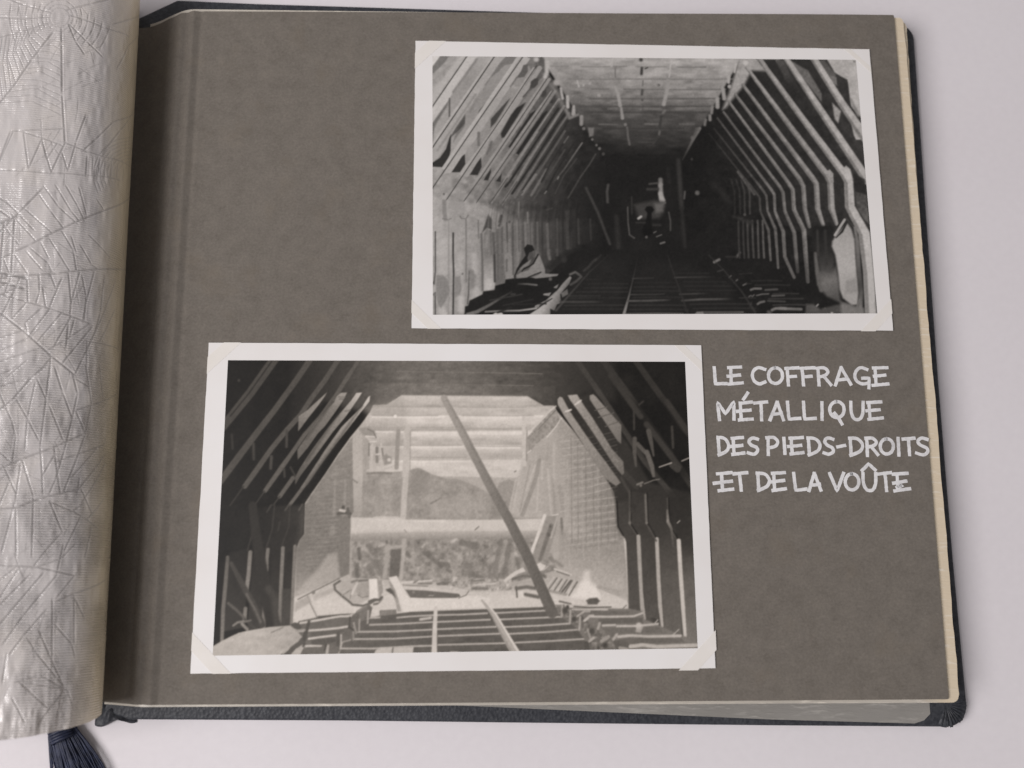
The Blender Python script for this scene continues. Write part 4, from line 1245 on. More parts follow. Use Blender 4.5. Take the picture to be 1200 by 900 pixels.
('L',48,[752,744,820,743,888,743],4.0,2.1,0.75),
('L',48,[759,757,831,756,903,756],4.0,2.1,0.75),
('L',54,[764,799,855,797,946,797],4.0,2.1,0.75),
('L',52,[774,812,866,810,958,810],4.0,2.1,0.75),
('L',60,[911,779,934,778,957,779],4.0,2.1,0.75),
('L',52,[950,727,994,725,1039,726],4.0,2.1,0.75),
('L',56,[959,740,1011,738,1063,739],4.0,2.1,0.75),
('L',64,[1011,766,1049,764,1087,765],4.0,2.1,0.75),
('L',66,[997,781,1048,780,1099,780],4.0,2.1,0.75),
('L',70,[1009,800,1060,798,1110,799],4.0,2.1,0.75),
('L',[344,834,529,652,0,90,0.5,70,1,44],[374,820,415,771,472,705,529,652],[6.3,5.3,3.7,2.6],2.4,0.7),
('L',52,[758,828,736,755,718,697,705,650],[5.3,4.2,3.2,2.1],2.4,0.8),
('L',60,[955,821,918,758,870,696,827,649],[6.8,5.3,3.7,2.6],2.6,0.7),
('P',[647,21,635,350,0,166,0.08,158,0.2,152,0.3,140,0.38,122,0.47,106,0.52,84,0.6,78,0.68,70,0.77,58,0.85,50,0.9,38,1,32],[340,-2,969,-14,939,43,761,348,527,351,389,105,359,55],4.2,1),
('N',13,10.5,[360,15,949,3,764,342,527,346],5.3,3),
('N',9,29.0,[360,15,949,3,764,342,527,346],5.3,1.5),
('L',128,[372,51,397,52,422,50],4.2,2.4,0.8),
('L',124,[463,51,506,51,549,49],4.2,2.4,0.8),
('L',120,[562,48,582,49,601,47],4.7,2.4,0.8),
('L',124,[630,48,677,48,724,46],4.2,2.4,0.8),
('L',118,[758,47,801,47,845,45],4.7,2.4,0.8),
('L',120,[421,93,519,92,618,89],5.3,2.4,0.8),
('L',122,[623,89,804,87,985,82],5.3,2.4,0.8),
('L',106,[492,124,518,124,544,123],5.8,2.4,0.8),
('L',106,[591,123,747,122,904,118],4.7,2.4,0.8),
('L',92,[486,156,694,153,903,148],5.3,2.4,0.8),
('L',78,[450,182,668,179,888,174],5.3,2.4,0.8),
('L',70,[485,200,679,198,874,194],6.3,2.4,0.8),
('L',60,[525,252,646,251,768,248],5.3,2.4,0.8),
('L',112,[542,188,568,187],7.9,2.6,0.7),
('L',112,[641,187,698,186],7.9,2.6,0.8),
('L',118,[750,185,804,182],7.9,2.6,0.8),
('L',95,[513,239,567,239],5.3,2.1,1),
('L',98,[652,236,693,236],6.8,2.4,1),
('L',95,[758,235,800,234],6.3,2.4,1),
('L',66,[629,295,678,294],5.3,2.6,1),
('L',72,[646,24,646,25],11.6,3.2,1),
('L',62,[648,52,646,72],7.9,3.2,1),
('L',75,[658,54,666,50],4.2,1.8,1),
('L',100,[650,94,649,111],3.2,1.6,1),
('L',76,[647,125,645,139],7.9,3.2,1),
('L',82,[646,157,646,158],8.4,2.4,1),
('L',105,[698,107,698,108],8.4,2.1,1),
('L',112,[566,53,566,84],4.0,2.1,1),
('L',180,[558,22,557,48],4.0,2.1,0.5),
('L',82,[646,173,646,245],5.3,2.6,0.5),
('L',152,[563,115,572,135,578,177],[6.6,9.5,11.1],2.9,1),
('L',142,[581,185,584,218],[6.8,10.5],2.6,1),
('L',120,[592,238,592,239],9.5,2.6,1),
('L',94,[597,248,599,281,603,303],6.3,2.4,1),
('L',174,[739,22,731,81],4.2,2.1,1),
('L',150,[727,93,721,132,711,171],11.6,3.2,1),
('L',110,[713,191,708,199],7.9,3.2,1),
('L',95,[695,259,693,269],6.8,2.4,1),
('L',62,[687,277,675,297],7.9,3.2,1),
('L',60,[702,211,696,244],7.9,4.0,1),
('L',152,[514,144,514,145],10.5,2.6,1),
('L',168,[449,98,454,117],5.3,2.4,1),
('L',165,[468,112,468,113],7.4,1.8,1),
('L',160,[488,105,488,106],7.9,2.6,1),
('L',140,[801,138,801,140],7.9,2.6,1),
('L',182,[326,29,326,30],15.8,5.3,1),
('L',176,[358,38,358,71,352,88],13.2,4.7,1),
('L',160,[387,104,387,105],21.1,5.3,1),
('L',168,[399,124,404,157],7.9,3.2,1),
('L',170,[419,151,419,185],10.0,3.2,1),
('L',155,[437,182,436,207],[7.9,13.2],2.9,1),
('L',138,[460,215,459,240],11.1,3.2,1),
('L',125,[423,221,449,209],7.9,4.0,1),
('L',112,[466,253,466,254],9.5,2.6,1),
('P',112,[479,250,497,250,495,275,482,281],3.2,1),
('L',112,[491,288,491,289],6.8,1.8,1),
('L',102,[503,306,503,307],6.8,1.8,1),
('L',102,[512,317,512,318],9.0,2.1,1),
('L',72,[523,334,523,335],9.0,2.1,1),
('L',140,[369,111,389,144,403,177],13.2,7.9,0.6),
('L',120,[413,193,423,215],10.5,5.3,1),
('P',[763,353,1315,262,0,28,0.3,36,0.6,46,1,56],[967,17,1335,-7,1364,643,1261,644,911,487,752,623,761,350],5.3,1),
('P',158,[952,3,1082,1,1052,55,986,54,963,100,935,134,901,179,890,185,927,89],7.9,1),
('L',188,[969,28,969,29],15.8,4.0,1),
('L',176,[939,32,933,60],6.8,2.6,1),
('L',170,[915,75,913,95],9.5,3.2,1),
('L',165,[915,108,915,109],11.6,2.6,1),
('L',152,[895,118,897,149],12.1,3.4,1),
('L',148,[876,149,875,177],12.6,3.4,1),
('L',128,[859,177,856,197],9.0,3.2,1),
('L',130,[850,205,850,219],9.5,3.2,1),
('L',110,[837,219,833,236],8.4,3.2,1),
('L',96,[795,278,795,279],12.6,3.2,1),
('L',[814,253,764,348,0,112,0.4,95,1,50],[817,248,797,281,781,312,761,350],[10.5,9.0,6.3,3.4],2.6,1),
('L',90,[809,248,801,270],6.6,4.0,1),
('L',58,[789,347,789,348],7.4,2.1,1),
('P',48,[1023,16,1062,15,1086,69,1127,130,1191,236,1281,373,1241,382,1183,278,1074,126],3.7,1),
('P',[1065,55,1116,83,0,85,1,52],[1062,15,1089,18,1116,83,1152,147,1134,130,1090,83],5.3,1),
('P',104,[1107,17,1135,34,1161,50,1189,104,1200,129,1199,157,1163,104,1124,51],3.7,1),
('P',50,[1201,118,1225,157,1231,224,1249,263,1275,346,1246,304,1203,213,1195,174],3.4,1),
('P',84,[1189,16,1216,15,1247,60,1248,94,1228,72],3.7,1),
('P',112,[1231,66,1249,72,1250,100,1232,86],3.7,1),
('P',[1221,15,1307,150,0,172,1,178],[1217,-2,1334,-4,1319,206,1304,189,1288,167,1283,79,1263,68,1245,55],3.2,1),
('L',120,[1309,17,1309,18],6.3,1.6,1),
('L',130,[1289,144,1309,198],7.9,5.3,1),
('P',56,[1251,63,1283,85,1285,161,1266,131,1250,106],2.6,1),
('P',60,[1254,201,1280,234,1298,284,1315,295,1314,345,1275,262,1251,240],3.2,1),
('P',150,[1230,157,1255,184,1244,224,1234,210],3.7,1),
('P',172,[1284,220,1323,222,1322,276,1295,277,1289,262],2.9,1),
('L',172,[1177,-1,1259,156,1325,270],[21.1,25.0,31.6],2.9,1),
('L',168,[1090,0,1208,210,1320,408],[17.1,23.7,29.0],2.9,1),
('P',44,[1280,387,1312,405,1311,460,1283,450,1280,422],2.9,1),
('P',[1285,455,1305,536,0,70,1,98],[1278,444,1314,455,1315,547,1300,531,1282,499],3.4,1),
('N',16,6.6,[1278,444,1314,455,1315,547,1282,499],2.6,1),
('L',[1012,19,1300,644,0,150,0.25,155,0.6,172,1,182],[1005,2,1130,203,1251,390,1262,414,1260,493,1297,577,1301,697,1297,834],[14.5,19.8,25.0,27.7,29.0,34.2,32.9,32.9],2.6,1),
('P',172,[1244,373,1258,362,1270,373,1276,406,1252,412],3.2,1),
('L',[971,43,1217,543,0,156,0.4,142,1,154],[971,43,1087,224,1196,391,1206,415,1204,500,1216,548],[10.5,16.9,20.0,18.4,19.0,10.5],2.6,1),
('P',150,[1194,382,1207,375,1217,388,1216,415,1199,418],2.6,1),
('L',[962,105,1175,543,0,132,0.5,138,1,142],[957,102,1056,255,1151,400,1163,421,1162,500,1175,551],[10.0,13.7,16.9,15.8,15.8,10.5],2.4,1),
('L',[935,134,1134,552,0,122,0.5,130,1,132],[932,134,1026,275,1114,408,1123,430,1123,501,1133,557],[9.0,12.1,14.2,13.2,13.2,10.5],2.4,1),
('L',[913,157,1117,725,0,136,0.3,124,0.6,130,0.85,116,1,84],[910,157,997,292,1080,422,1090,441,1090,504,1116,568,1116,646,1117,728],[7.9,10.0,12.1,12.1,12.1,13.7,13.2,10.5],2.1,1),
('L',[895,193,1086,704,0,96,0.3,108,0.6,118,0.9,102,1,62],[893,193,972,314,1051,431,1060,450,1062,509,1086,576,1087,646,1089,699],[6.8,8.4,10.0,10.0,9.5,11.6,11.1,9.0],2.1,1),
('L',[873,213,1060,673,0,72,0.4,98,0.65,112,1,96],[873,213,1022,437,1033,456,1032,510,1053,574,1053,652,1077,715],[5.8,9.0,9.0,8.4,11.1,10.5,9.0],2.1,1),
('L',[861,247,1029,673,0,50,0.4,78,0.65,95,1,96],[861,247,999,443,1009,461,1010,510,1030,566,1031,686],[4.7,7.4,7.4,6.8,9.5,6.8],2.1,1),
('L',[845,264,1009,660,0,42,0.45,70,0.65,76,1,98],[845,264,978,451,988,467,988,510,1009,569,1010,663],[4.0,6.3,6.3,6.3,8.4,6.3],2.1,1),
('L',84,[927,386,951,424,972,456],7.9,2.6,1),
('L',46,[905,411,913,449,911,519],5.3,2.6,1),
('L',52,[920,411,929,449,927,519],5.3,2.6,1),
('L',60,[935,411,943,449,941,519],5.3,2.6,1),
('L',68,[950,411,959,449,956,519],5.3,2.6,1),
('L',58,[920,541,918,608,918,656],5.8,2.4,1),
('L',58,[934,541,932,608,932,656],5.8,2.4,1),
('L',66,[947,541,945,607,945,655],5.8,2.4,1),
('L',72,[962,540,960,607,960,655],5.8,2.4,1),
('L',80,[978,540,976,607,975,655],5.8,2.4,1),
('L',92,[993,540,991,607,991,655],5.8,2.4,1),
('L',42,[850,428,875,450,898,487],21.1,10.5,1),
('L',78,[940,521,940,522],8.4,2.4,1),
('L',52,[909,528,960,546],10.5,6.6,1),
('N',7,10.5,[763,353,1022,349,1077,725,848,728],10.5,1),
('L',62,[1171,3,1251,161,1315,275],[7.2,8.5,10.7],2.9,0.42),
('L',62,[1084,4,1201,215,1311,413],[5.8,8.1,9.9],2.9,0.42),
('L',62,[1000,5,1124,207,1243,394,1254,419,1251,498,1286,582,1291,702,1287,839],[4.9,6.7,8.5,9.4,9.9,11.6,11.2,11.2],2.9,0.42),
('L',62,[968,45,1082,227,1190,394,1200,418,1198,503,1213,550],[3.6,5.7,6.8,6.3,6.4,3.6],2.9,0.42),
('L',62,[954,104,1052,257,1146,402,1158,424,1157,503,1172,553],[3.4,4.7,5.7,5.4,5.4,3.6],2.9,0.42),
('L',62,[929,135,1023,277,1110,411,1119,432,1119,503,1130,559],[3.0,4.1,4.8,4.5,4.5,3.6],2.9,0.42),
('L',62,[908,158,994,293,1076,424,1087,443,1087,506,1112,570,1112,648,1114,729],[2.7,3.4,4.1,4.1,4.1,4.7,4.5,3.6],2.9,0.42),
('L',62,[890,195,970,316,1048,433,1057,452,1059,511,1082,578,1083,648,1086,700],[2.3,2.9,3.4,3.4,3.2,3.9,3.8,3.0],2.9,0.42),
('N',7,5.8,[956,20,1315,13,1307,644,1128,725,909,541,846,242],5.3,1),
('N',9,18.4,[956,20,1315,13,1307,644,1128,725,909,541,846,242],5.3,1),
('P',[1169,559,1169,711,0,34,0.5,44,1,84],[1139,554,1180,554,1196,543,1210,564,1197,613,1201,658,1195,714,1159,709,1146,645,1138,605],7.9,1),
('L',58,[1156,570,1153,645],6.6,3.7,1),
('L',54,[1179,570,1177,672],7.9,4.7,1),
('P',[1203,591,1252,777,0,160,0.5,172,0.8,160,1,158],[1199,602,1214,580,1248,545,1259,564,1266,596,1265,644,1265,697,1265,763,1260,797,1242,798,1218,777,1210,751,1209,698,1205,645,1196,618],4.7,1),
('P',138,[1230,727,1264,713,1263,761,1227,761],7.9,0.8),
('L',165,[1208,583,1241,534],7.4,1.6,1),
('L',50,[1211,591,1230,572,1251,537],[3.2,6.8,4.0],1.6,1),
('L',50,[1203,578,1235,529],3.7,1.6,1),
('L',66,[1246,529,1267,558,1275,590],4.2,2.1,1),
('L',[1274,569,1267,808,0,118,0.4,100,0.7,72,1,118],[1270,558,1274,604,1272,684,1274,755,1266,824],[6.6,11.9,13.2,13.2,11.9],3.7,1),
('L',110,[1267,782,1258,805],5.3,2.6,1),
('P',118,[1210,787,1250,803,1280,808,1278,834,1209,834],6.6,1),
('L',140,[1314,789,1314,823],4.0,2.6,1),
('L',150,[1315,643,1316,763],4.0,2.6,0.7),
('P',[1169,672,1201,777,0,70,0.5,112,1,84],[1141,645,1155,693,1190,703,1205,677,1209,730,1209,766,1212,793,1170,772,1145,738],6.6,1),
('L',96,[1145,640,1147,704,1155,754],[7.9,11.6,11.9],3.7,1),
('L',110,[692,414,692,430],13.2,4.0,1),
('L',135,[691,430,692,458],13.2,4.2,1),
('L',158,[690,458,695,480],[13.2,18.4],3.7,1),
('L',78,[658,428,683,425],5.3,3.2,1),
('L',60,[652,445,683,444],7.9,4.0,1),
('L',125,[681,490,704,487],4.0,2.1,1),
('P',62,[610,494,671,479,704,484,698,517,684,536,623,539],7.9,1),
('P',96,[671,490,701,487,695,514,675,520],6.6,1),
('P',24,[642,509,648,499,663,498,670,509,662,520,661,549,662,584,637,592,632,571,646,539,649,520],3.2,1),
('L',160,[622,537,630,531],7.4,2.1,1),
('L',50,[615,550,641,550],5.3,2.6,1),
('L',78,[591,502,591,550,594,588,608,598],4.5,1.8,1),
('L',52,[604,470,603,523],4.2,2.1,1),
('L',72,[713,517,717,543,716,573],4.7,2.1,1),
('L',88,[644,594,644,595],7.4,2.1,1),
('L',92,[666,581,673,577],3.7,1.8,1),
('L',92,[674,593,689,587],3.7,1.8,1),
('L',105,[685,614,697,610],5.3,2.1,1),
('L',52,[666,557,686,557],6.6,4.0,1),
('L',72,[535,433,531,454,532,487],7.9,3.2,1),
('L',62,[469,444,502,519,535,617],7.9,3.2,1),
('L',46,[557,532,560,625],13.2,6.6,1),
('L',54,[748,351,750,421,752,503],13.2,5.3,1),
('L',84,[764,451,761,473],5.3,2.6,1),
('L',92,[801,454,801,455],13.7,3.2,1),
('L',44,[752,503,757,623],10.5,5.3,1),
('L',40,[716,381,719,422],10.5,5.3,1)], 1, .6, ((40, 92, 1), (60, 80, 0), (52, 96, 2), (46, 84, 1)))
photo_print('sepia print of timber beams and a leaning plank, lower left on the album page', (0.0, 0.0), 0.0,
            [[55.754, 50.503], [1351.036, 49.179], [1353.528, 847.224], [55.894, 854.464]], [45, 40, 1365, 865],
            [
('P',34,[-55,-8,1401,-12,1359,873,-9,862],1.6,1),
('P',[186,53,1104,51,0,42,0.12,58,0.25,88,0.34,106,0.48,110,0.6,100,0.72,86,0.84,60,0.92,44,1,36],[184,-9,1105,-12,1054,76,944,145,404,160,284,126,191,199],11.7,1),
('P',[162,53,1128,51,0,46,0.35,118,0.5,122,0.75,84,1,36],[426,77,932,81,927,140,420,141],5.9,0.7),
('N',8,9.4,[328,11,958,9,932,138,403,138],4.7,2),
('L',126,[483,41,715,43,894,46],2.6,1.4,0.7),
('L',126,[488,77,715,79,869,81],2.3,1.4,0.6),
('P',70,[946,9,1105,9,1102,125,1029,113,932,113],14.1,0.35),
('L',72,[141,4,76,105,7,199],[25.8,25.8,23.5],2.1,1),
('L',78,[242,4,199,73,147,151,104,211,54,283,4,356],[16.4,16.4,16.4,17.6,18.8,18.8],2.1,1),
('L',84,[321,3,282,68,248,117,219,165,180,211,142,261,102,323,74,365],[14.1,14.1,14.1,14.1,14.1,14.1,15.2,14.1],2.1,1),
('L',92,[374,11,344,60,317,107,273,172,232,221,194,280,172,313,130,377],[9.4,11.7,11.7,11.7,11.7,11.7,14.1,11.7],2.1,1),
('L',82,[397,53,362,109],9.4,2.1,1),
('L',94,[204,342,170,393],11.7,2.1,1),
('L',100,[237,361,199,415],9.4,2.1,1),
('L',88,[409,82,389,121],7.0,2.1,1),
('L',44,[132,14,72,107,25,170],3.3,1.9,1),
('L',72,[146,14,86,107],7.0,2.3,0.5),
('L',58,[71,365,37,417],3.8,1.9,1),
('L',60,[128,379,106,412],3.8,1.9,1),
('L',64,[170,393,153,417],3.8,1.9,1),
('L',56,[32,223,36,261],5.9,2.8,1),
('L',66,[92,247,95,290],7.0,2.8,1),
('L',70,[182,211,183,256],7.0,2.3,1),
('L',72,[143,283,142,316],8.0,2.3,1),
('L',66,[179,318,181,339],5.9,2.3,1),
('L',64,[196,313,213,342],4.7,2.3,1),
('L',62,[44,68,44,69],7.0,2.3,1),
('L',50,[245,36,267,36],4.7,2.8,1),
('P',[283,107,215,209,0,150,0.4,135,1,112],[289,102,283,114,265,141,242,172,215,211,213,211,213,170,237,152,269,121],1.6,1),
('P',[338,107,213,285,0,150,0.25,122,0.6,110,1,98],[310,129,317,113,328,103,345,102,338,119,316,155,286,199,268,218,241,259,215,292,213,264,233,233,266,180],1.6,1),
('P',[379,107,215,347,0,185,0.1,165,0.3,132,0.6,120,1,88],[358,124,371,103,387,102,377,119,344,170,310,213,269,273,224,337,211,361,209,342,221,316,253,264,298,199,328,160],1.6,1),
('L',110,[322,114,341,116],2.3,1.4,1),
('L',100,[324,121,336,121],2.3,1.4,1),
('L',120,[342,155,354,153],4.7,2.3,1),
('P',[407,114,226,377,0,195,0.15,185,0.3,150,0.6,128,1,108],[389,141,405,114,410,111,408,128,385,158,352,204,318,249,277,309,244,361,226,372,226,368,248,332,288,266,333,199,361,170],1.6,1),
('L',64,[343,131,239,295],7.0,4.7,0.5),
('L',64,[387,141,242,361],7.0,4.7,0.5),
('L',64,[305,129,237,233],7.0,4.7,0.5),
('P',[-4,527,243,528,0,32,0.5,40,1,58],[-21,426,239,417,242,496,228,512,220,535,220,743,-1,808],7.0,1),
('P',172,[498,109,852,111,898,138,927,138,936,155,983,213,1025,276,1060,329,1090,381,1096,414,1099,478,1113,503,1122,508,1123,624,1126,704,1144,719,1268,828,191,820,216,743,217,642,220,535,228,512,240,496,239,412,256,384,290,333,324,278,358,228,381,199,411,158,418,138,456,136],1.9,1),
('P',[666,109,667,366,0,196,0.1,184,0.12,168,0.14,188,0.22,186,0.23,214,0.3,200,0.36,180,0.385,168,0.41,212,0.47,192,0.5,178,0.55,174,0.56,204,0.63,188,0.67,178,0.71,180,0.72,198,0.85,196,1,194],[498,111,852,113,893,140,919,145,907,199,853,271,833,343,407,333,399,175,420,141,456,138],2.8,1),
('N',8,11.7,[498,111,852,113,893,140,919,145,907,199,853,271,833,343,407,333,399,175,420,141,456,138],4.7,4),
('P',150,[399,141,498,111,518,141,501,271,408,342],14.1,0.35),
('L',160,[418,142,518,143,619,142],3.3,1.9,0.7),
('L',160,[657,143,753,144,849,143],3.3,1.9,0.7),
('L',160,[418,167,509,168,600,167],3.3,1.9,0.7),
('L',160,[667,167,767,168,868,167],3.3,1.9,0.7),
('L',160,[405,201,524,202,643,201],3.3,1.9,0.7),
('L',160,[679,203,764,205,849,203],3.3,1.9,0.7),
('L',160,[429,252,548,253,667,252],3.3,1.9,0.7),
('L',160,[705,254,772,255,839,254],3.3,1.9,0.7),
('L',160,[525,285,602,286,679,285],3.3,1.9,0.7),
('L',216,[418,172,518,173,619,172],4.2,1.9,0.75),
('L',216,[667,173,753,174,840,173],4.2,1.9,0.75),
('L',216,[429,213,452,214,476,213],4.2,1.9,0.75),
('L',216,[495,213,502,214,509,213],4.2,1.9,0.75),
('L',216,[524,216,588,217,652,216],4.2,1.9,0.75),
('L',216,[686,219,762,220,839,219],4.2,1.9,0.75),
('L',216,[482,255,496,256,510,255],4.2,1.9,0.75),
('L',216,[524,256,597,257,669,256],4.2,1.9,0.75),
('L',216,[705,258,767,259,829,258],4.2,1.9,0.75),
('L',216,[501,297,596,298,691,297],4.2,1.9,0.75),
('P',152,[396,333,431,328,473,326,520,323,539,316,551,315,580,330,601,338,625,345,651,345,679,354,715,369,757,395,771,357,798,347,828,359,861,390,894,451,938,473,369,471,366,366],2.8,1),
('N',9,21.1,[400,333,551,319,750,390,927,461,368,459],4.7,1),
('N',6,7.0,[400,333,551,319,750,390,927,461,368,459],4.7,1),
('P',138,[525,323,551,319,573,333,568,378,545,408,526,389],9.4,0.6),
('P',168,[573,404,667,390,738,418,715,451,585,446],9.4,0.5),
('L',132,[583,413,609,399],4.7,2.8,1),
('L',138,[715,437,750,437],7.0,4.7,0.6),
('P',[362,218,382,436,0,172,0.6,178,1,158],[365,228,379,213,391,223,400,295,394,356,394,445,370,445],2.3,1),
('P',160,[391,228,410,237,412,323,396,352],2.8,1),
('L',128,[410,247,410,280],3.8,1.9,1),
('L',130,[368,347,380,356],3.8,2.3,1),
('L',188,[419,249,418,321],5.6,1.9,1),
('L',186,[443,247,446,321],5.2,1.9,1),
('L',126,[432,259,432,271],8.4,2.3,1),
('L',130,[432,283,433,297],8.4,2.3,1),
('L',196,[430,277,442,276],2.8,1.4,1),
('L',130,[446,261,449,280],4.7,2.3,1),
('P',142,[447,285,458,276,473,285,473,302,454,307],3.8,1),
('L',200,[466,292,466,293],9.4,2.8,1),
('L',186,[407,322,445,321,478,311],5.9,2.8,1),
('L',132,[407,330,445,328,473,330],6.1,2.3,1),
('P',148,[381,204,409,199,429,218,424,232,391,223],4.7,1),
('L',205,[400,226,427,228],3.8,1.9,1),
('L',198,[413,242,429,241],4.7,2.1,1),
('L',118,[405,206,421,213,429,230],3.3,2.1,1),
('L',148,[490,211,488,271,487,314],11.7,2.8,1),
('L',184,[516,208,514,271,512,333,506,464],17.4,2.6,1),
('L',150,[524,213,524,319],3.3,1.9,0.7),
('L',145,[503,342,497,455],4.7,2.8,0.6),
('L',222,[481,169,481,170],8.4,1.9,1),
('L',185,[409,167,404,192],7.0,3.5,1),
('L',150,[431,342,445,436],7.0,4.7,0.5),
('P',[358,247,231,665,0,138,0.3,130,0.55,120,0.75,122,1,150],[363,228,372,436,363,450,365,602,340,613,222,662,220,535,228,512,242,496,240,417,257,387,290,335,324,283],2.3,1),
('L',140,[319,311,336,306,357,302],2.1,1.2,0.65),
('L',140,[311,323,332,318,358,314],2.1,1.2,0.65),
('L',140,[303,335,328,330,358,325],2.1,1.2,0.65),
('L',140,[295,347,324,342,358,337],2.1,1.2,0.65),
('L',140,[287,358,320,354,358,349],2.1,1.2,0.65),
('L',140,[279,370,317,366,359,361],2.1,1.2,0.65),
('L',140,[271,382,313,377,359,373],2.1,1.2,0.65),
('L',140,[263,394,309,389,359,384],2.1,1.2,0.65),
('L',140,[255,405,305,401,360,396],2.1,1.2,0.65),
('L',140,[247,417,301,412,360,408],2.1,1.2,0.65),
('L',140,[244,429,300,424,360,420],2.1,1.2,0.65),
('L',140,[244,440,300,436,361,431],2.1,1.2,0.65),
('L',140,[245,452,300,447,361,443],2.1,1.2,0.65),
('L',140,[245,464,301,459,361,455],2.1,1.2,0.65),
('L',140,[245,475,301,471,361,466],2.1,1.2,0.65),
('L',140,[246,487,301,482,362,478],2.1,1.2,0.65),
('L',140,[246,498,302,494,362,489],2.1,1.2,0.65),
('L',140,[247,510,302,505,362,501],2.1,1.2,0.65),
('L',140,[247,521,302,517,363,512],2.1,1.2,0.65),
('L',140,[247,533,303,528,363,524],2.1,1.2,0.65),
('L',140,[248,544,303,540,363,536],2.1,1.2,0.65),
('L',140,[248,556,303,551,363,547],2.1,1.2,0.65),
('L',140,[249,567,304,563,364,558],2.1,1.2,0.65),
('L',140,[249,579,304,574,364,570],2.1,1.2,0.65),
('L',140,[249,590,304,586,364,581],2.1,1.2,0.65),
('L',150,[319,349,319,445],6.1,3.3,0.7),
('L',150,[347,349,347,445],6.1,3.3,0.7),
('N',6,5.9,[363,228,372,436,363,450,365,602,340,613,222,662,220,535,228,512,242,496,240,417,257,387,290,335,324,283],3.5,2),
('P',[297,563,254,665,0,168,1,178],[306,551,329,545,336,574,340,613,281,642,223,678,222,649,279,592],8.2,0.75),
('P',118,[228,445,239,412,259,387,278,412,254,528,225,551],14.1,0.35),
('P',122,[335,450,363,445,367,602,342,613,334,551],3.3,1),
('P',150,[308,478,322,468,321,501,309,501],3.8,0.6),
('L',92,[330,441,349,438,363,441],8.0,2.8,1),
('L',86,[344,423,344,424],9.4,2.3,1),
('L',190,[335,431,347,434],6.6,2.3,1),
('L',98,[356,427,361,450],7.0,2.8,1),
('L',162,[370,515,370,606],10.6,2.8,1),
('P',[574,446,574,499,0,176,0.2,196,0.7,196,1,178],[366,450,422,452,433,448,494,448,504,457,715,459,809,458,889,456,889,491,715,490,504,492,367,496],2.1,1),
('P',[574,492,574,516,0,172,1,136],[367,496,504,492,715,490,889,489,888,514,715,514,504,515,367,515],2.8,1),
('L',130,[705,486,715,477],3.3,1.6,1),
('L',150,[511,485,518,492],2.8,1.6,1),
('L',215,[527,462,621,462],4.7,2.8,0.6),
('P',142,[370,515,504,513,808,512,902,512,929,595,808,631,506,625,372,616],2.8,1),
('N',17,14.1,[370,515,504,513,808,512,902,512,929,595,808,631,506,625,372,616],2.8,1),
('N',11,6.1,[370,515,504,513,808,512,902,512,929,595,808,631,506,625,372,616],2.3,1),
('L',98,[389,536,392,563],9.4,3.8,0.8),
('L',104,[385,579,386,611],10.6,3.8,0.8),
('L',118,[416,529,431,547],16.4,3.8,0.8),
('L',120,[436,575,450,598],23.5,3.8,0.8),
('L',116,[418,584,427,602],16.4,3.8,0.8),
('L',114,[579,557,598,571,612,585],11.7,3.8,0.8),
('L',108,[608,578,631,582],14.1,3.8,0.8),
('L',112,[629,594,638,599],9.4,3.8,0.8),
('L',116,[668,520,710,530],16.4,3.8,0.8),
('L',112,[568,548,582,552],11.7,3.8,0.8),
('L',112,[519,548,526,557],9.4,3.8,0.8),
('L',122,[680,576,696,603],14.1,3.8,0.8),
('L',190,[642,518,654,511],7.0,3.8,0.8),
('L',186,[561,532,567,525],4.7,3.8,0.8),
('L',178,[444,529,458,524],6.1,3.8,0.8),
('L',112,[701,608,724,617],14.1,3.8,0.8),
('L',120,[542,515,567,513],4.7,3.8,0.8),
('P',106,[476,538,509,536,508,575,504,612,472,611],2.6,1),
('L',160,[467,529,465,563,460,611],11.7,3.0,1),
('L',168,[511,513,509,557,504,616],[11.7,10.6,10.6],3.0,1),
('L',165,[463,534,514,529],9.4,4.7,1),
('L',126,[776,516,757,608],11.7,3.0,0.8),
('L',120,[801,516,784,608],11.7,3.0,0.8),
('L',158,[790,516,771,599],7.0,3.0,0.8),
('L',158,[808,553,810,604],5.9,3.0,0.8),
('L',122,[822,565,824,595],9.4,3.0,0.8),
('P',[833,343,952,343,0,176,1,164],[907,199,943,184,971,343,968,531,902,554,894,456,809,451,799,437,824,343,848,259],5.9,1),
('L',194,[841,174,841,247,843,307],10.3,2.3,1),
('L',150,[850,211,848,295],3.8,2.1,1),
('L',186,[819,343,795,451],4.7,2.3,0.7),
('L',186,[834,307,809,437],4.7,2.3,0.7),
('L',142,[884,293,874,343,847,414,835,446],11.7,2.3,0.7),
('L',190,[872,307,847,378],4.7,2.3,0.7),
('L',188,[891,295,890,347],4.7,2.3,0.7),
('L',186,[907,319,915,449],5.6,2.3,0.7),
('L',152,[919,343,927,447],7.0,2.3,0.7),
('L',190,[960,343,960,447],4.7,2.3,0.7),
('L',152,[940,367,951,447],11.7,2.3,0.7),
('L',186,[881,343,875,437],4.7,2.3,0.7),
('L',154,[857,307,828,437],4.7,2.3,0.7),
('L',182,[925,247,924,343],7.0,2.3,0.7),
('L',158,[911,228,905,295],4.7,2.3,0.7),
('P',128,[812,326,819,321,820,324,814,328],1.2,1),
('P',150,[927,145,936,157,943,179,918,213,877,247,853,276,851,228,892,182],2.3,1),
('N',14,5.9,[927,145,936,157,943,179,918,213,877,247,853,276,851,228,892,182],2.3,1),
('L',198,[906,228,931,199,948,174],3.3,1.6,1),
('L',196,[858,213,907,160,932,140],4.7,2.1,1),
('L',120,[931,152,882,206],2.8,1.6,1),
('L',200,[851,273,860,266],3.8,1.6,1),
('P',[940,343,1101,307,0,166,0.5,146,1,128],[945,177,983,215,1025,278,1060,331,1090,383,1096,417,1099,480,1113,506,1122,513,1124,674,1041,651,957,605,949,531,955,343,930,228],2.8,1),
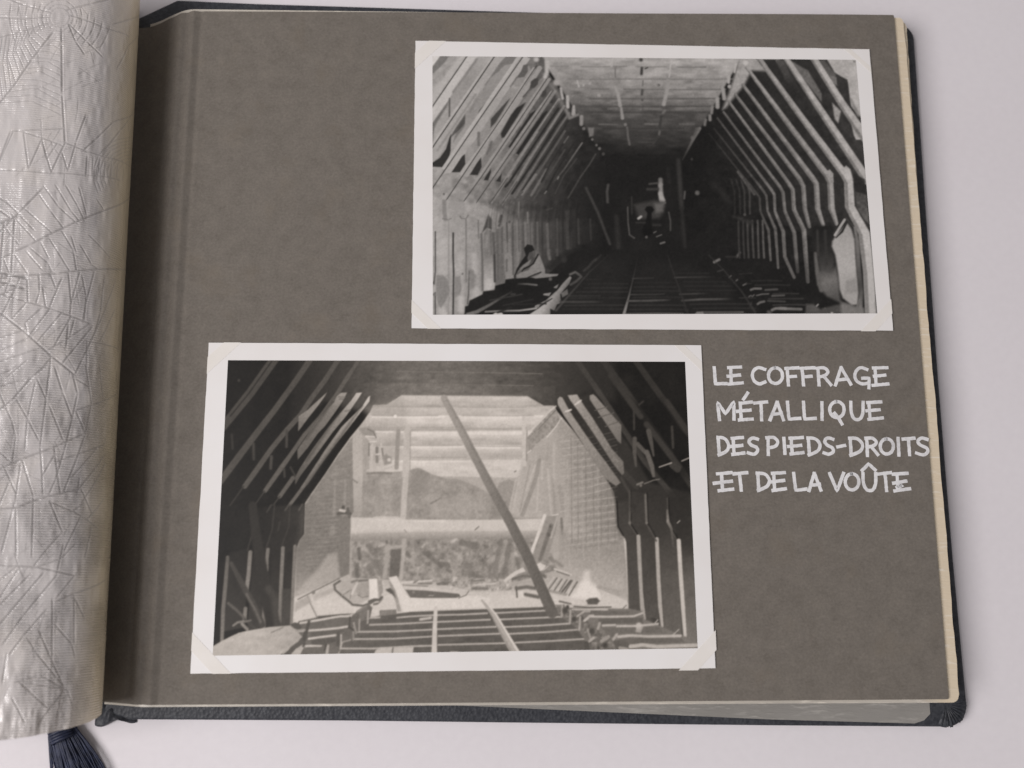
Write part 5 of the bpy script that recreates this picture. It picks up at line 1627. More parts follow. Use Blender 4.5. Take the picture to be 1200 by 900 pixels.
('P',[1020,531,1017,669,0,150,0.5,168,1,190],[952,508,1122,513,1124,674,1041,651,948,605],18.8,0.8),
('L',176,[944,242,1026,230,1104,211],2.8,1.4,0.7),
('L',122,[983,247,1026,241,1104,220],3.8,2.3,0.3),
('L',176,[944,262,1026,250,1104,230],2.8,1.4,0.7),
('L',122,[982,267,1026,261,1103,240],3.8,2.3,0.3),
('L',176,[944,282,1026,270,1103,250],2.8,1.4,0.7),
('L',122,[982,286,1025,280,1103,260],3.8,2.3,0.3),
('L',176,[943,301,1025,289,1102,270],2.8,1.4,0.7),
('L',122,[982,306,1025,300,1102,280],3.8,2.3,0.3),
('L',176,[943,321,1025,309,1102,290],2.8,1.4,0.7),
('L',122,[981,326,1024,320,1102,299],3.8,2.3,0.3),
('L',176,[943,340,1024,329,1101,310],2.8,1.4,0.7),
('L',122,[981,345,1024,339,1101,319],3.8,2.3,0.3),
('L',176,[943,360,1024,348,1101,329],2.8,1.4,0.7),
('L',122,[981,365,1024,359,1101,339],3.8,2.3,0.3),
('L',176,[942,379,1023,368,1100,349],2.8,1.4,0.7),
('L',122,[980,384,1023,378,1100,358],3.8,2.3,0.3),
('L',176,[942,399,1023,387,1100,368],2.8,1.4,0.7),
('L',122,[980,404,1023,398,1100,378],3.8,2.3,0.3),
('L',176,[942,418,1023,406,1099,397],2.8,1.4,0.7),
('L',122,[980,423,1022,417,1099,407],3.8,2.3,0.3),
('L',176,[941,437,1022,426,1099,417],2.8,1.4,0.7),
('L',122,[979,442,1022,436,1098,426],3.8,2.3,0.3),
('L',176,[941,457,1022,445,1098,436],2.8,1.4,0.7),
('L',122,[979,461,1022,456,1098,445],3.8,2.3,0.3),
('L',176,[941,476,1021,464,1097,455],2.8,1.4,0.7),
('L',122,[978,481,1021,475,1097,465],3.8,2.3,0.3),
('L',176,[940,495,1021,484,1097,474],2.8,1.4,0.7),
('L',122,[978,500,1021,494,1097,484],3.8,2.3,0.3),
('L',176,[940,514,1021,503,1096,494],2.8,1.4,0.7),
('L',122,[978,519,1020,513,1096,503],3.8,2.3,0.3),
('L',176,[940,533,1020,522,1096,513],2.8,1.4,0.7),
('L',122,[977,538,1020,532,1096,522],3.8,2.3,0.3),
('L',116,[974,223,971,522],2.6,1.6,0.42),
('L',116,[992,245,989,522],2.6,1.6,0.42),
('L',116,[1014,271,1011,522],2.6,1.6,0.42),
('L',116,[1035,297,1032,522],2.6,1.6,0.42),
('L',116,[1056,323,1053,522],2.6,1.6,0.42),
('L',116,[1074,346,1072,522],2.6,1.6,0.42),
('L',116,[1093,369,1091,522],2.6,1.6,0.42),
('L',172,[963,295,963,577],3.5,2.1,0.5),
('L',172,[1003,295,1002,577],3.5,2.1,0.5),
('L',172,[1047,295,1045,577],3.5,2.1,0.5),
('N',5,5.2,[945,177,983,215,1025,278,1060,331,1090,383,1096,417,1099,480,1113,506,1122,513,1124,674,1041,651,957,605,949,531,955,343,930,228],3.5,1),
('L',188,[1118,513,1122,578,1125,706],6.1,1.9,1),
('L',206,[897,447,877,503,855,560],8.4,1.6,1),
('P',148,[903,449,934,447,926,496,902,565,874,572,864,558],2.8,1),
('L',118,[915,475,902,512,883,567],10.6,3.3,1),
('L',172,[932,451,914,507],5.2,2.3,1),
('L',104,[912,477,912,478],6.6,1.6,1),
('L',104,[907,500,907,501],9.4,2.3,1),
('L',122,[943,456,945,496],7.0,2.8,1),
('L',196,[918,447,934,444],3.8,1.6,1),
('L',150,[947,496,939,582],16.4,5.9,0.6),
('L',135,[913,565,944,586],7.0,4.7,1),
('P',[575,621,576,723,0,176,0.5,198,1,196],[218,665,281,642,340,613,414,616,506,621,715,645,901,645,1041,646,1126,683,1144,724,1016,714,900,704,715,699,530,705,439,715,347,715,223,750,216,743],2.3,1),
('P',216,[966,669,990,632,1009,623,1034,637,1045,669,1017,678],9.4,1),
('P',214,[989,646,1004,600,1018,596,1024,646],7.0,0.7),
('P',222,[1017,669,1031,646,1043,653,1047,674],4.7,0.6),
('L',150,[1041,642,1111,656],7.0,4.7,0.5),
('L',130,[1107,701,1117,692],3.3,1.6,1),
('L',165,[1069,651,1120,669,1122,683],3.8,2.3,1),
('L',112,[229,670,270,649,340,614],2.8,1.6,1),
('L',138,[253,658,264,683,283,719],3.5,1.6,1),
('L',178,[221,692,254,671],16.4,5.9,0.6),
('L',120,[270,651,270,652],9.4,2.3,1),
('P',152,[223,701,223,678,259,660,266,678],4.7,0.6),
('P',156,[268,660,327,638,322,652,273,674],4.7,0.5),
('P',166,[329,638,345,622,386,618,418,620,419,670,392,684,369,679],3.5,0.8),
('L',102,[340,622,325,632,328,645,346,661,364,675,376,685,404,688,424,681,438,672],6.1,2.1,1),
('L',132,[346,661,371,645,369,668],2.8,1.9,1),
('P',158,[384,634,400,627,418,625,419,663,396,663,385,654],2.3,1),
('L',128,[389,659,401,666,417,663],2.8,1.6,1),
('L',196,[373,656,386,629],6.1,2.3,1),
('L',124,[372,625,386,620],5.6,2.3,1),
('L',118,[391,622,414,620],6.1,2.3,1),
('P',216,[418,618,439,616,443,668,422,671],1.9,1),
('P',150,[441,620,453,620,460,643,447,673],2.3,1),
('L',98,[420,677,433,672,447,673,454,666],7.0,2.3,1),
('L',112,[433,684,447,682,454,673],6.1,2.3,1),
('L',192,[455,625,460,652],4.7,2.3,1),
('P',92,[463,645,476,641,486,650,491,668,481,659,467,650],2.3,1),
('P',196,[465,661,479,657,493,684,491,700,452,702,438,706,434,697],2.3,1),
('P',112,[471,623,483,630,493,652,500,680,507,704,496,704,491,680],2.3,0.5),
('P',208,[471,614,492,609,506,634,525,667,715,663,747,672,738,694,611,698,514,706,502,680,490,648],1.9,1),
('P',104,[516,646,576,649,661,658,666,665,654,669,571,669,530,667],1.9,1),
('L',130,[539,652,539,653],6.6,2.3,1),
('L',150,[580,662,592,662],2.8,1.6,1),
('L',192,[513,639,576,644,664,653],6.1,1.9,1),
('L',128,[661,669,680,662,688,651],3.3,1.6,1),
('P',188,[659,653,685,649,682,658,668,662],1.9,1),
('P',116,[599,630,617,625,638,626,631,635,603,635],2.3,1),
('L',124,[552,630,587,630],4.7,2.3,1),
('L',198,[506,628,538,625],4.2,1.9,1),
('L',198,[548,625,587,622],4.2,1.9,1),
('L',130,[539,628,550,621],4.7,2.3,1),
('L',135,[511,634,576,637],3.3,1.9,1),
('P',160,[636,612,715,617,808,622,808,650,696,651,668,644,636,635],3.5,1),
('N',28,7.0,[636,612,715,617,808,622,808,650,696,651,668,644,636,635],2.3,1),
('L',118,[696,624,729,622],4.7,2.3,1),
('L',120,[698,644,738,645],7.0,3.3,1),
('L',190,[703,635,761,631],4.7,2.3,1),
('P',198,[780,624,796,611,813,599,836,588,843,599,822,606,803,618,789,627],2.1,1),
('L',112,[808,620,836,611,859,613],7.0,2.8,1),
('L',108,[817,645,845,641,868,645],9.4,3.3,1),
('L',100,[817,640,819,668],4.2,1.9,1),
('P',205,[824,654,835,652,840,668,824,670],2.3,1),
('L',102,[842,661,877,668],9.4,3.3,1),
('L',165,[808,631,854,627],9.4,4.7,1),
('P',205,[864,584,883,576,899,584,892,595,873,602],2.1,1),
('L',178,[892,595,904,586],3.8,1.6,1),
('L',112,[878,604,896,613],9.4,4.2,1),
('L',194,[922,593,943,600,967,609],4.7,1.9,1),
('L',112,[929,600,962,611],3.3,1.9,1),
('L',186,[920,616,898,645],4.2,1.6,1),
('L',118,[928,618,905,649],4.2,1.6,1),
('L',186,[934,618,912,649],4.2,1.6,1),
('L',118,[942,621,919,653],4.2,1.6,1),
('L',186,[948,621,926,653],4.2,1.6,1),
('L',118,[956,623,933,656],4.2,1.6,1),
('L',186,[962,623,940,657],4.2,1.6,1),
('L',118,[970,625,947,660],4.2,1.6,1),
('L',186,[976,625,954,660],4.2,1.6,1),
('L',118,[984,628,961,664],4.2,1.6,1),
('L',100,[966,625,940,657],5.6,1.9,1),
('L',150,[901,650,952,662],7.0,3.5,1),
('L',196,[903,664,947,673,1003,682],9.4,3.0,1),
('L',104,[935,680,965,687],4.7,2.1,1),
('P',92,[1007,678,1017,672,1038,671,1045,680,1037,689,1012,689],2.8,1),
('P',[347,710,1037,804,0,98,0.5,92,1,92],[448,715,530,705,599,703,738,699,912,694,946,718,1015,748,1129,823,339,826,353,782,376,760,393,728],2.1,1),
('N',6,9.4,[439,715,900,700,1015,748,1014,815,350,817],4.7,3),
('L',172,[420,720,452,719],4.5,1.6,1),
('L',172,[494,720,530,717,593,714],4.5,1.6,1),
('L',172,[604,714,669,713,738,710],4.5,1.6,1),
('L',172,[754,710,830,707,902,704],4.5,1.6,1),
('L',172,[423,738,508,736,590,732],4.5,1.6,1),
('L',172,[604,732,745,727],4.5,1.6,1),
('L',172,[770,727,853,724,939,721],4.5,1.6,1),
('L',172,[389,756,485,756,588,752],4.5,1.6,1),
('L',172,[604,751,761,746],4.5,1.6,1),
('L',172,[779,747,876,744,960,739],4.5,1.6,1),
('L',172,[381,775,486,775,588,770],4.5,1.6,1),
('L',172,[607,769,775,764],4.5,1.6,1),
('L',172,[795,765,899,761,987,755],4.5,1.6,1),
('L',172,[347,799,434,800],4.5,1.6,1),
('L',172,[434,800,532,795,589,794],4.5,1.6,1),
('L',172,[607,792,793,789],4.5,1.6,1),
('L',172,[814,788,922,784,1017,779],4.5,1.6,1),
('L',178,[558,725,586,721],7.0,2.3,1),
('P',184,[440,804,454,798,541,797,539,812,536,823,432,822],1.9,1),
('L',112,[486,799,484,814],3.8,1.6,1),
('P',180,[625,819,641,809,660,810,669,819],2.3,1),
('P',92,[448,702,491,700,494,727,453,731],2.3,1),
('P',126,[450,700,493,698,494,711,448,715],2.3,1),
('L',194,[599,696,597,745,596,823],[9.4,11.7,15.0],1.6,1),
('L',168,[724,676,756,715,784,764,822,829],[5.9,11.7,17.6,23.5],1.6,1),
('L',205,[729,674,763,715,793,765,832,829],[2.8,4.7,5.6,7.0],1.4,1),
('L',150,[742,701,775,762,806,820],[2.3,5.6,7.0],2.3,1),
('P',104,[233,727,283,717,347,710,375,713,393,699,420,684,429,693,423,720,395,728,394,755,378,757,376,780,349,782,345,804,332,826,203,825],2.3,1),
('P',88,[283,714,347,709,379,708,347,715,286,721],2.3,1),
('L',188,[238,732,284,725,324,718,345,715,372,715],5.6,1.6,1),
('L',188,[234,753,291,750,337,746,364,742],5.6,1.6,1),
('L',188,[262,773,292,769,337,764],5.6,1.6,1),
('L',188,[236,803,249,792,295,791],5.6,1.6,1),
('P',90,[267,777,330,770,333,781,299,790,270,788],2.3,1),
('P',96,[264,757,357,750,339,760,267,768],2.3,1),
('L',80,[261,728,253,759,245,790],[7.0,10.6,14.1],2.8,1),
('L',184,[235,781,240,790],9.4,4.7,1),
('P',116,[393,701,420,684,418,715,395,726],2.3,1),
('L',160,[418,702,417,733],4.7,2.1,1),
('L',158,[395,724,395,753],3.8,1.9,1),
('L',140,[380,746,380,777],4.7,2.1,1),
('L',178,[347,764,347,799],4.7,1.9,1),
('L',84,[370,719,368,744,380,751],6.1,2.3,1),
('L',150,[353,782,372,777],3.8,1.9,1),
('L',168,[313,792,311,812],7.0,2.8,1),
('L',80,[304,803,308,790],4.7,2.3,1),
('L',150,[380,733,387,760],4.7,2.3,1),
('L',88,[339,759,340,790],9.4,3.3,1),
('L',130,[388,704,411,688],4.7,2.3,1),
('P',34,[-32,435,111,528,189,743,121,753,54,775,-11,819],18.8,0.5),
('P',[24,527,34,742,0,44,1,66],[41,546,93,532,91,742,35,753],2.8,0.8),
('P',[88,528,98,742,0,44,1,66],[105,546,146,532,143,742,98,753],2.8,0.8),
('P',[141,528,150,742,0,44,1,66],[158,546,185,533,182,743,150,754],2.8,0.8),
('P',[180,528,189,743,0,44,1,66],[197,546,220,533,216,743,189,754],2.8,0.8),
('L',66,[106,417,100,493,89,539],3.8,2.1,0.8),
('L',66,[157,417,153,482,139,535],3.8,2.1,0.8),
('L',66,[199,417,197,477,180,530],3.8,2.1,0.8),
('L',66,[237,422,237,491,217,528],3.8,2.1,0.8),
('L',[37,557,33,775,0,92,1,118],[37,557,35,623,32,697,33,775],[9.4,10.6,10.6,9.4],1.9,1),
('L',[97,544,91,650,0,118,1,126],[97,544,95,607,91,650],10.8,1.9,1),
('L',[91,693,90,724,0,118,1,128],[91,693,90,724],9.8,1.9,1),
('L',[144,537,143,592,0,112,1,120],[144,537,142,562,143,592],9.4,1.9,1),
('L',[141,669,141,740,0,126,1,132],[141,669,141,740],10.3,1.9,1),
('L',[184,533,183,740,0,116,1,128],[184,533,183,619,183,740],9.8,1.9,1),
('L',[216,528,214,736,0,118,1,128],[216,528,215,619,214,736],8.4,1.9,1),
('L',52,[97,417,112,505,130,592,149,675,170,745],[21.1,25.8,30.5,35.2,37.5],3.8,1),
('L',80,[150,642,167,664,177,740],18.8,7.0,0.6),
('P',78,[185,642,210,642,211,738,186,738],3.5,0.7),
('L',70,[47,573,74,619,108,677,138,736],[9.4,14.1,16.4,16.4],3.0,1),
('L',96,[92,655,118,698,133,729],6.1,2.3,1),
('L',90,[45,679,68,697,90,718],7.0,2.3,1),
('L',70,[90,722,118,744],7.0,2.8,1),
('L',126,[61,737,72,729,88,726],5.6,2.1,1),
('L',135,[84,733,98,747],8.0,2.3,1),
('L',112,[92,727,106,724],4.7,2.3,1),
('L',66,[148,417,137,435],4.7,2.3,1),
('L',78,[195,417,186,431],4.7,2.3,1),
('L',84,[232,415,223,431],4.7,2.3,1),
('L',60,[173,463,169,486],4.7,2.8,1),
('P',[31,764,235,776,0,172,0.5,178,1,165],[-11,823,10,790,32,777,54,766,76,756,98,751,154,742,211,738,225,747,244,768,226,785,187,816,183,825],1.9,1),
('N',6,11.7,[10,790,98,753,211,741,242,768,187,814,11,812],4.7,2),
('L',128,[162,756,193,743],2.8,1.6,1),
('P',90,[187,820,224,790,244,770,251,783,225,803,207,820],2.1,1),
('P',172,[210,820,229,798,242,792,249,796,237,821],1.9,1),
('P',86,[211,736,222,730,234,732,243,743,239,750,223,747],2.3,1),
('L',150,[227,752,250,750],5.6,2.3,1),
('L',58,[1066,1,1139,105,1208,208,1277,312,1315,372],18.8,3.0,1),
('L',56,[1159,1,1236,115,1293,201,1321,232],17.6,3.0,1),
('L',68,[997,11,1042,78,1100,169,1135,225,1181,298,1227,357,1296,443],15.2,3.0,1),
('L',66,[1027,198,1101,307,1155,367],16.4,3.0,1),
('P',60,[927,125,1029,105,1134,247,1191,355,1315,391,1307,578,1148,578,1122,508,1113,503,1099,478,1096,414,1083,367,1026,271,943,155],7.0,0.75),
('P',26,[1106,125,1272,125,1305,271,1302,343,1216,343,1136,211],23.5,0.6),
('L',60,[1189,191,1277,312],16.4,3.5,1),
('L',58,[1248,125,1305,211],16.4,3.5,1),
('L',60,[1091,51,1173,169],16.4,3.5,1),
('P',[944,115,1105,362,0,158,0.3,146,0.6,140,1,122],[937,120,944,112,951,115,972,155,994,189,1031,245,1073,302,1111,357,1097,366,1072,348,1037,297,993,225,955,167,938,135],2.1,1),
('P',[976,108,1118,331,0,168,0.2,146,0.6,132,1,110],[966,108,993,106,1004,125,1033,169,1061,215,1088,261,1120,298,1121,331,1115,336,1087,298,1053,242,1027,201,1001,162,975,125],2.1,1),
('P',[1034,110,1115,247,0,142,0.5,128,1,112],[1029,108,1039,105,1048,113,1079,150,1105,181,1117,194,1115,247,1106,240,1078,196,1048,150,1029,120],2.1,1),
('N',8,4.7,[937,111,993,106,1121,295,1110,357,1026,271],2.3,1),
('L',98,[1052,172,1096,159],2.6,1.6,1),
('L',98,[1071,198,1110,184],2.6,1.6,1),
('L',98,[1043,152,1077,142],2.6,1.6,1),
('L',200,[987,135,1004,123],4.2,1.9,1),
('L',205,[960,155,975,150],4.7,2.1,1),
('L',82,[1194,211,1200,242,1206,281],[14.1,11.7,4.7],2.3,1),
('L',84,[1154,232,1152,271,1155,310],[11.7,10.6,5.9],2.3,1),
('L',88,[1161,247,1182,271],11.7,2.3,1),
('L',100,[1187,271,1200,310,1204,338],[14.1,12.9,8.2],2.3,1),
('L',62,[1261,198,1262,257],7.0,2.3,1),
('L',62,[1154,150,1153,206],5.6,2.3,1),
('L',60,[1169,135,1182,125],4.7,2.3,1),
('L',64,[1258,307,1272,319],18.8,2.3,1),
('L',158,[1221,313,1256,301],3.5,1.2,1),
('L',150,[1285,296,1309,286],3.5,1.2,1),
('L',120,[1157,362,1172,356],5.6,2.1,1),
('L',118,[1177,360,1203,350,1220,347],3.0,1.4,1),
('L',112,[1167,364,1167,365],7.5,1.9,1),
('P',[1214,391,1212,783,0,58,0.3,62,0.5,80,1,92],[1096,409,1315,391,1319,824,1122,823,1123,647,1122,513,1113,503,1099,478],2.3,1),
('P',92,[1131,531,1154,532,1160,715,1130,715],4.7,0.5),
('P',84,[1216,532,1266,532,1270,772,1217,761],4.7,0.8),
('P',112,[1276,567,1308,555,1311,795,1279,788],4.7,0.9),
('P',58,[1166,532,1204,532,1204,670,1165,724],4.7,0.7),
('P',46,[1243,379,1305,379,1304,532,1262,513,1244,473],9.4,0.6),
('L',72,[1242,647,1242,648],23.5,8.2,1),
('L',66,[1195,724,1195,725],23.5,8.2,1),
('L',66,[1250,745,1250,745],28.1,9.8,1),
('L',68,[1142,699,1142,700],23.5,8.2,1),
('L',70,[1200,642,1200,643],18.8,6.6,1),
('L',74,[1294,663,1294,664],18.8,6.6,1),
('L',110,[1260,438,1250,624,1247,772],4.7,3.5,0.5),
('P',[1118,414,1144,715,0,66,0.3,70,1,84],[1099,414,1132,410,1133,468,1153,504,1156,715,1128,715,1127,531,1114,503,1100,478],2.1,0.85),
('P',[1154,391,1183,727,0,60,0.3,66,1,88],[1142,381,1176,386,1178,466,1202,513,1204,729,1169,724,1162,508,1140,473],2.1,0.85),
('P',[1209,391,1243,761,0,54,0.3,64,0.6,90,1,104],[1188,391,1238,396,1237,469,1262,518,1266,770,1220,752,1214,513,1187,473],2.1,0.85),
('P',[1273,415,1289,784,0,48,0.3,58,0.6,98,1,118],[1249,403,1300,391,1309,532,1307,788,1279,786,1273,518,1249,476],2.1,0.85),
('L',34,[1099,409,1100,478,1114,503],3.8,1.9,0.8),
('L',96,[1094,409,1096,478,1110,503],2.6,1.4,0.6),
('L',34,[1139,379,1136,471,1158,506],3.8,1.9,0.8),
('L',96,[1135,379,1132,471,1153,506],2.6,1.4,0.6),
('L',34,[1184,386,1184,471,1207,513],3.8,1.9,0.8),
('L',96,[1180,386,1179,471,1203,513],2.6,1.4,0.6),
('L',34,[1245,400,1244,473,1269,518],3.8,1.9,0.8),
('L',96,[1240,400,1240,473,1264,518],2.6,1.4,0.6),
('L',162,[1156,506,1157,578,1159,658,1161,697,1165,729],[10.8,10.8,9.8,11.7,9.4],1.9,1),
('L',172,[1207,513,1208,624,1210,693,1214,749],[10.3,10.3,10.8,7.0],1.9,1),
('L',192,[1268,518,1270,613,1273,704,1276,786],[11.3,11.3,10.8,8.0],1.9,1),
('L',108,[1179,391,1180,466],6.1,2.1,1),
('L',[1238,438,1257,520,0,112,0.3,138,0.6,100,1,84],[1239,433,1240,466,1249,485,1252,532],[4.7,8.4,7.0,5.9],2.1,1),
('L',92,[1134,438,1133,473],4.7,2.3,1),
('L',112,[1133,468,1133,469],7.5,2.1,1),
('L',118,[1180,468,1180,469],7.0,1.9,1),
('L',150,[1266,469,1273,463],3.3,1.4,1),
('L',84,[1185,480,1198,504,1205,518],4.7,2.8,1),
('L',84,[1112,343,1135,386,1136,438],7.0,4.7,0.6),
('P',118,[900,695,1126,701,1161,708,1165,729,1213,749,1270,774,1312,788,1319,833,1013,831,1001,782,983,755,955,732,937,718],2.8,1),
('P',104,[1016,705,1126,708,1121,715,1016,719],2.3,1),
('P',100,[1039,727,1160,725,1162,740,1043,741],2.3,1),
('P',108,[1052,752,1206,750,1215,765,1098,767,1065,780],2.3,1),
('P',104,[1096,780,1265,780,1274,792,1118,794],2.3,1),
('P',84,[1000,786,1056,786,1060,818,1000,817],2.3,1),
('P',96,[1065,786,1112,782,1125,800,1094,822,1065,818],2.3,1),
('L',180,[1016,721,1074,722,1137,721,1160,713],5.2,1.6,1),
('L',180,[1052,745,1085,744],5.6,1.6,1),
('L',180,[1090,747,1143,747,1202,742],5.6,1.6,1),
('L',180,[1093,775,1126,772,1177,775,1263,774],7.0,1.6,1),
('L',180,[1125,801,1158,797,1199,802,1307,799],9.4,1.6,1),
('L',180,[942,690,1016,693,1060,703],4.7,1.6,1),
('L',180,[970,702,1021,702,1065,703],4.7,1.6,1),
('L',192,[1150,746,1150,747],15.9,3.8,1),
('L',172,[1190,745,1202,731],2.8,1.2,1),
('L',172,[1242,772,1259,757],2.8,1.2,1),
('P',178,[1143,749,1162,749,1154,765,1140,762],3.3,0.8),
('P',112,[923,689,947,689,956,707,974,703,997,719,1020,744,1047,764,1075,782,1088,809,1014,813,1014,782,992,755,964,736,939,721],2.8,1),
('N',22,7.0,[923,689,947,689,956,707,974,703,997,719,1020,744,1047,764,1075,782,1088,809,1014,813,1014,782,992,755,964,736,939,721],2.3,1),
('L',160,[939,721,942,691],4.7,2.1,1),
('L',165,[962,739,964,705],5.2,2.1,1),
('L',165,[987,756,990,723],5.2,2.1,1),
('L',180,[1002,732,1016,720,1025,719],7.0,2.1,1),
('L',150,[1017,779,1010,755],5.6,2.1,1),
('L',165,[983,719,1002,707,1016,707],5.2,2.1,1),
('L',160,[1038,753,1043,739],7.0,2.1,1),
('L',165,[1014,786,1026,777],7.0,2.1,1),
('L',165,[1079,782,1089,769],7.0,2.1,1),
('L',150,[1047,786,1066,775],9.4,2.1,1),
('L',150,[1097,805,1116,809],9.4,2.1,1),
('L',76,[949,704,949,705],14.1,4.2,1),
('L',78,[974,727,974,728],12.2,3.7,1),
('L',80,[1022,759,1022,760],14.1,4.2,1),
('L',72,[1056,797,1056,798],14.1,4.2,1),
('L',74,[956,695,956,696],9.4,2.8,1),
('L',92,[974,694,1016,697,1075,696],3.3,1.6,1),
('L',122,[498,107,666,108,852,109],2.8,1.4,0.6),
('L',[604,109,912,705,0,158,0.15,152,0.35,136,0.55,120,0.75,108,1,100],[617,117,628,140,660,199,703,283,750,373,802,467,848,558,884,641,914,709],[18.8,18.8,21.1,22.3,24.6,27.0,29.3,29.3,30.5],1.9,1),
('L',[604,109,912,705,0,140,0.4,118,0.7,104,1,92],[626,123,669,199,712,283,760,373,811,467,857,558,894,641,921,700],[5.9,7.0,8.2,9.4,9.4,9.4,9.4,9.4],2.8,0.6)], 2, 1.3, ((42, 90, 1), (50, 78, 0), (48, 100, 5), (58, 106, 1)))

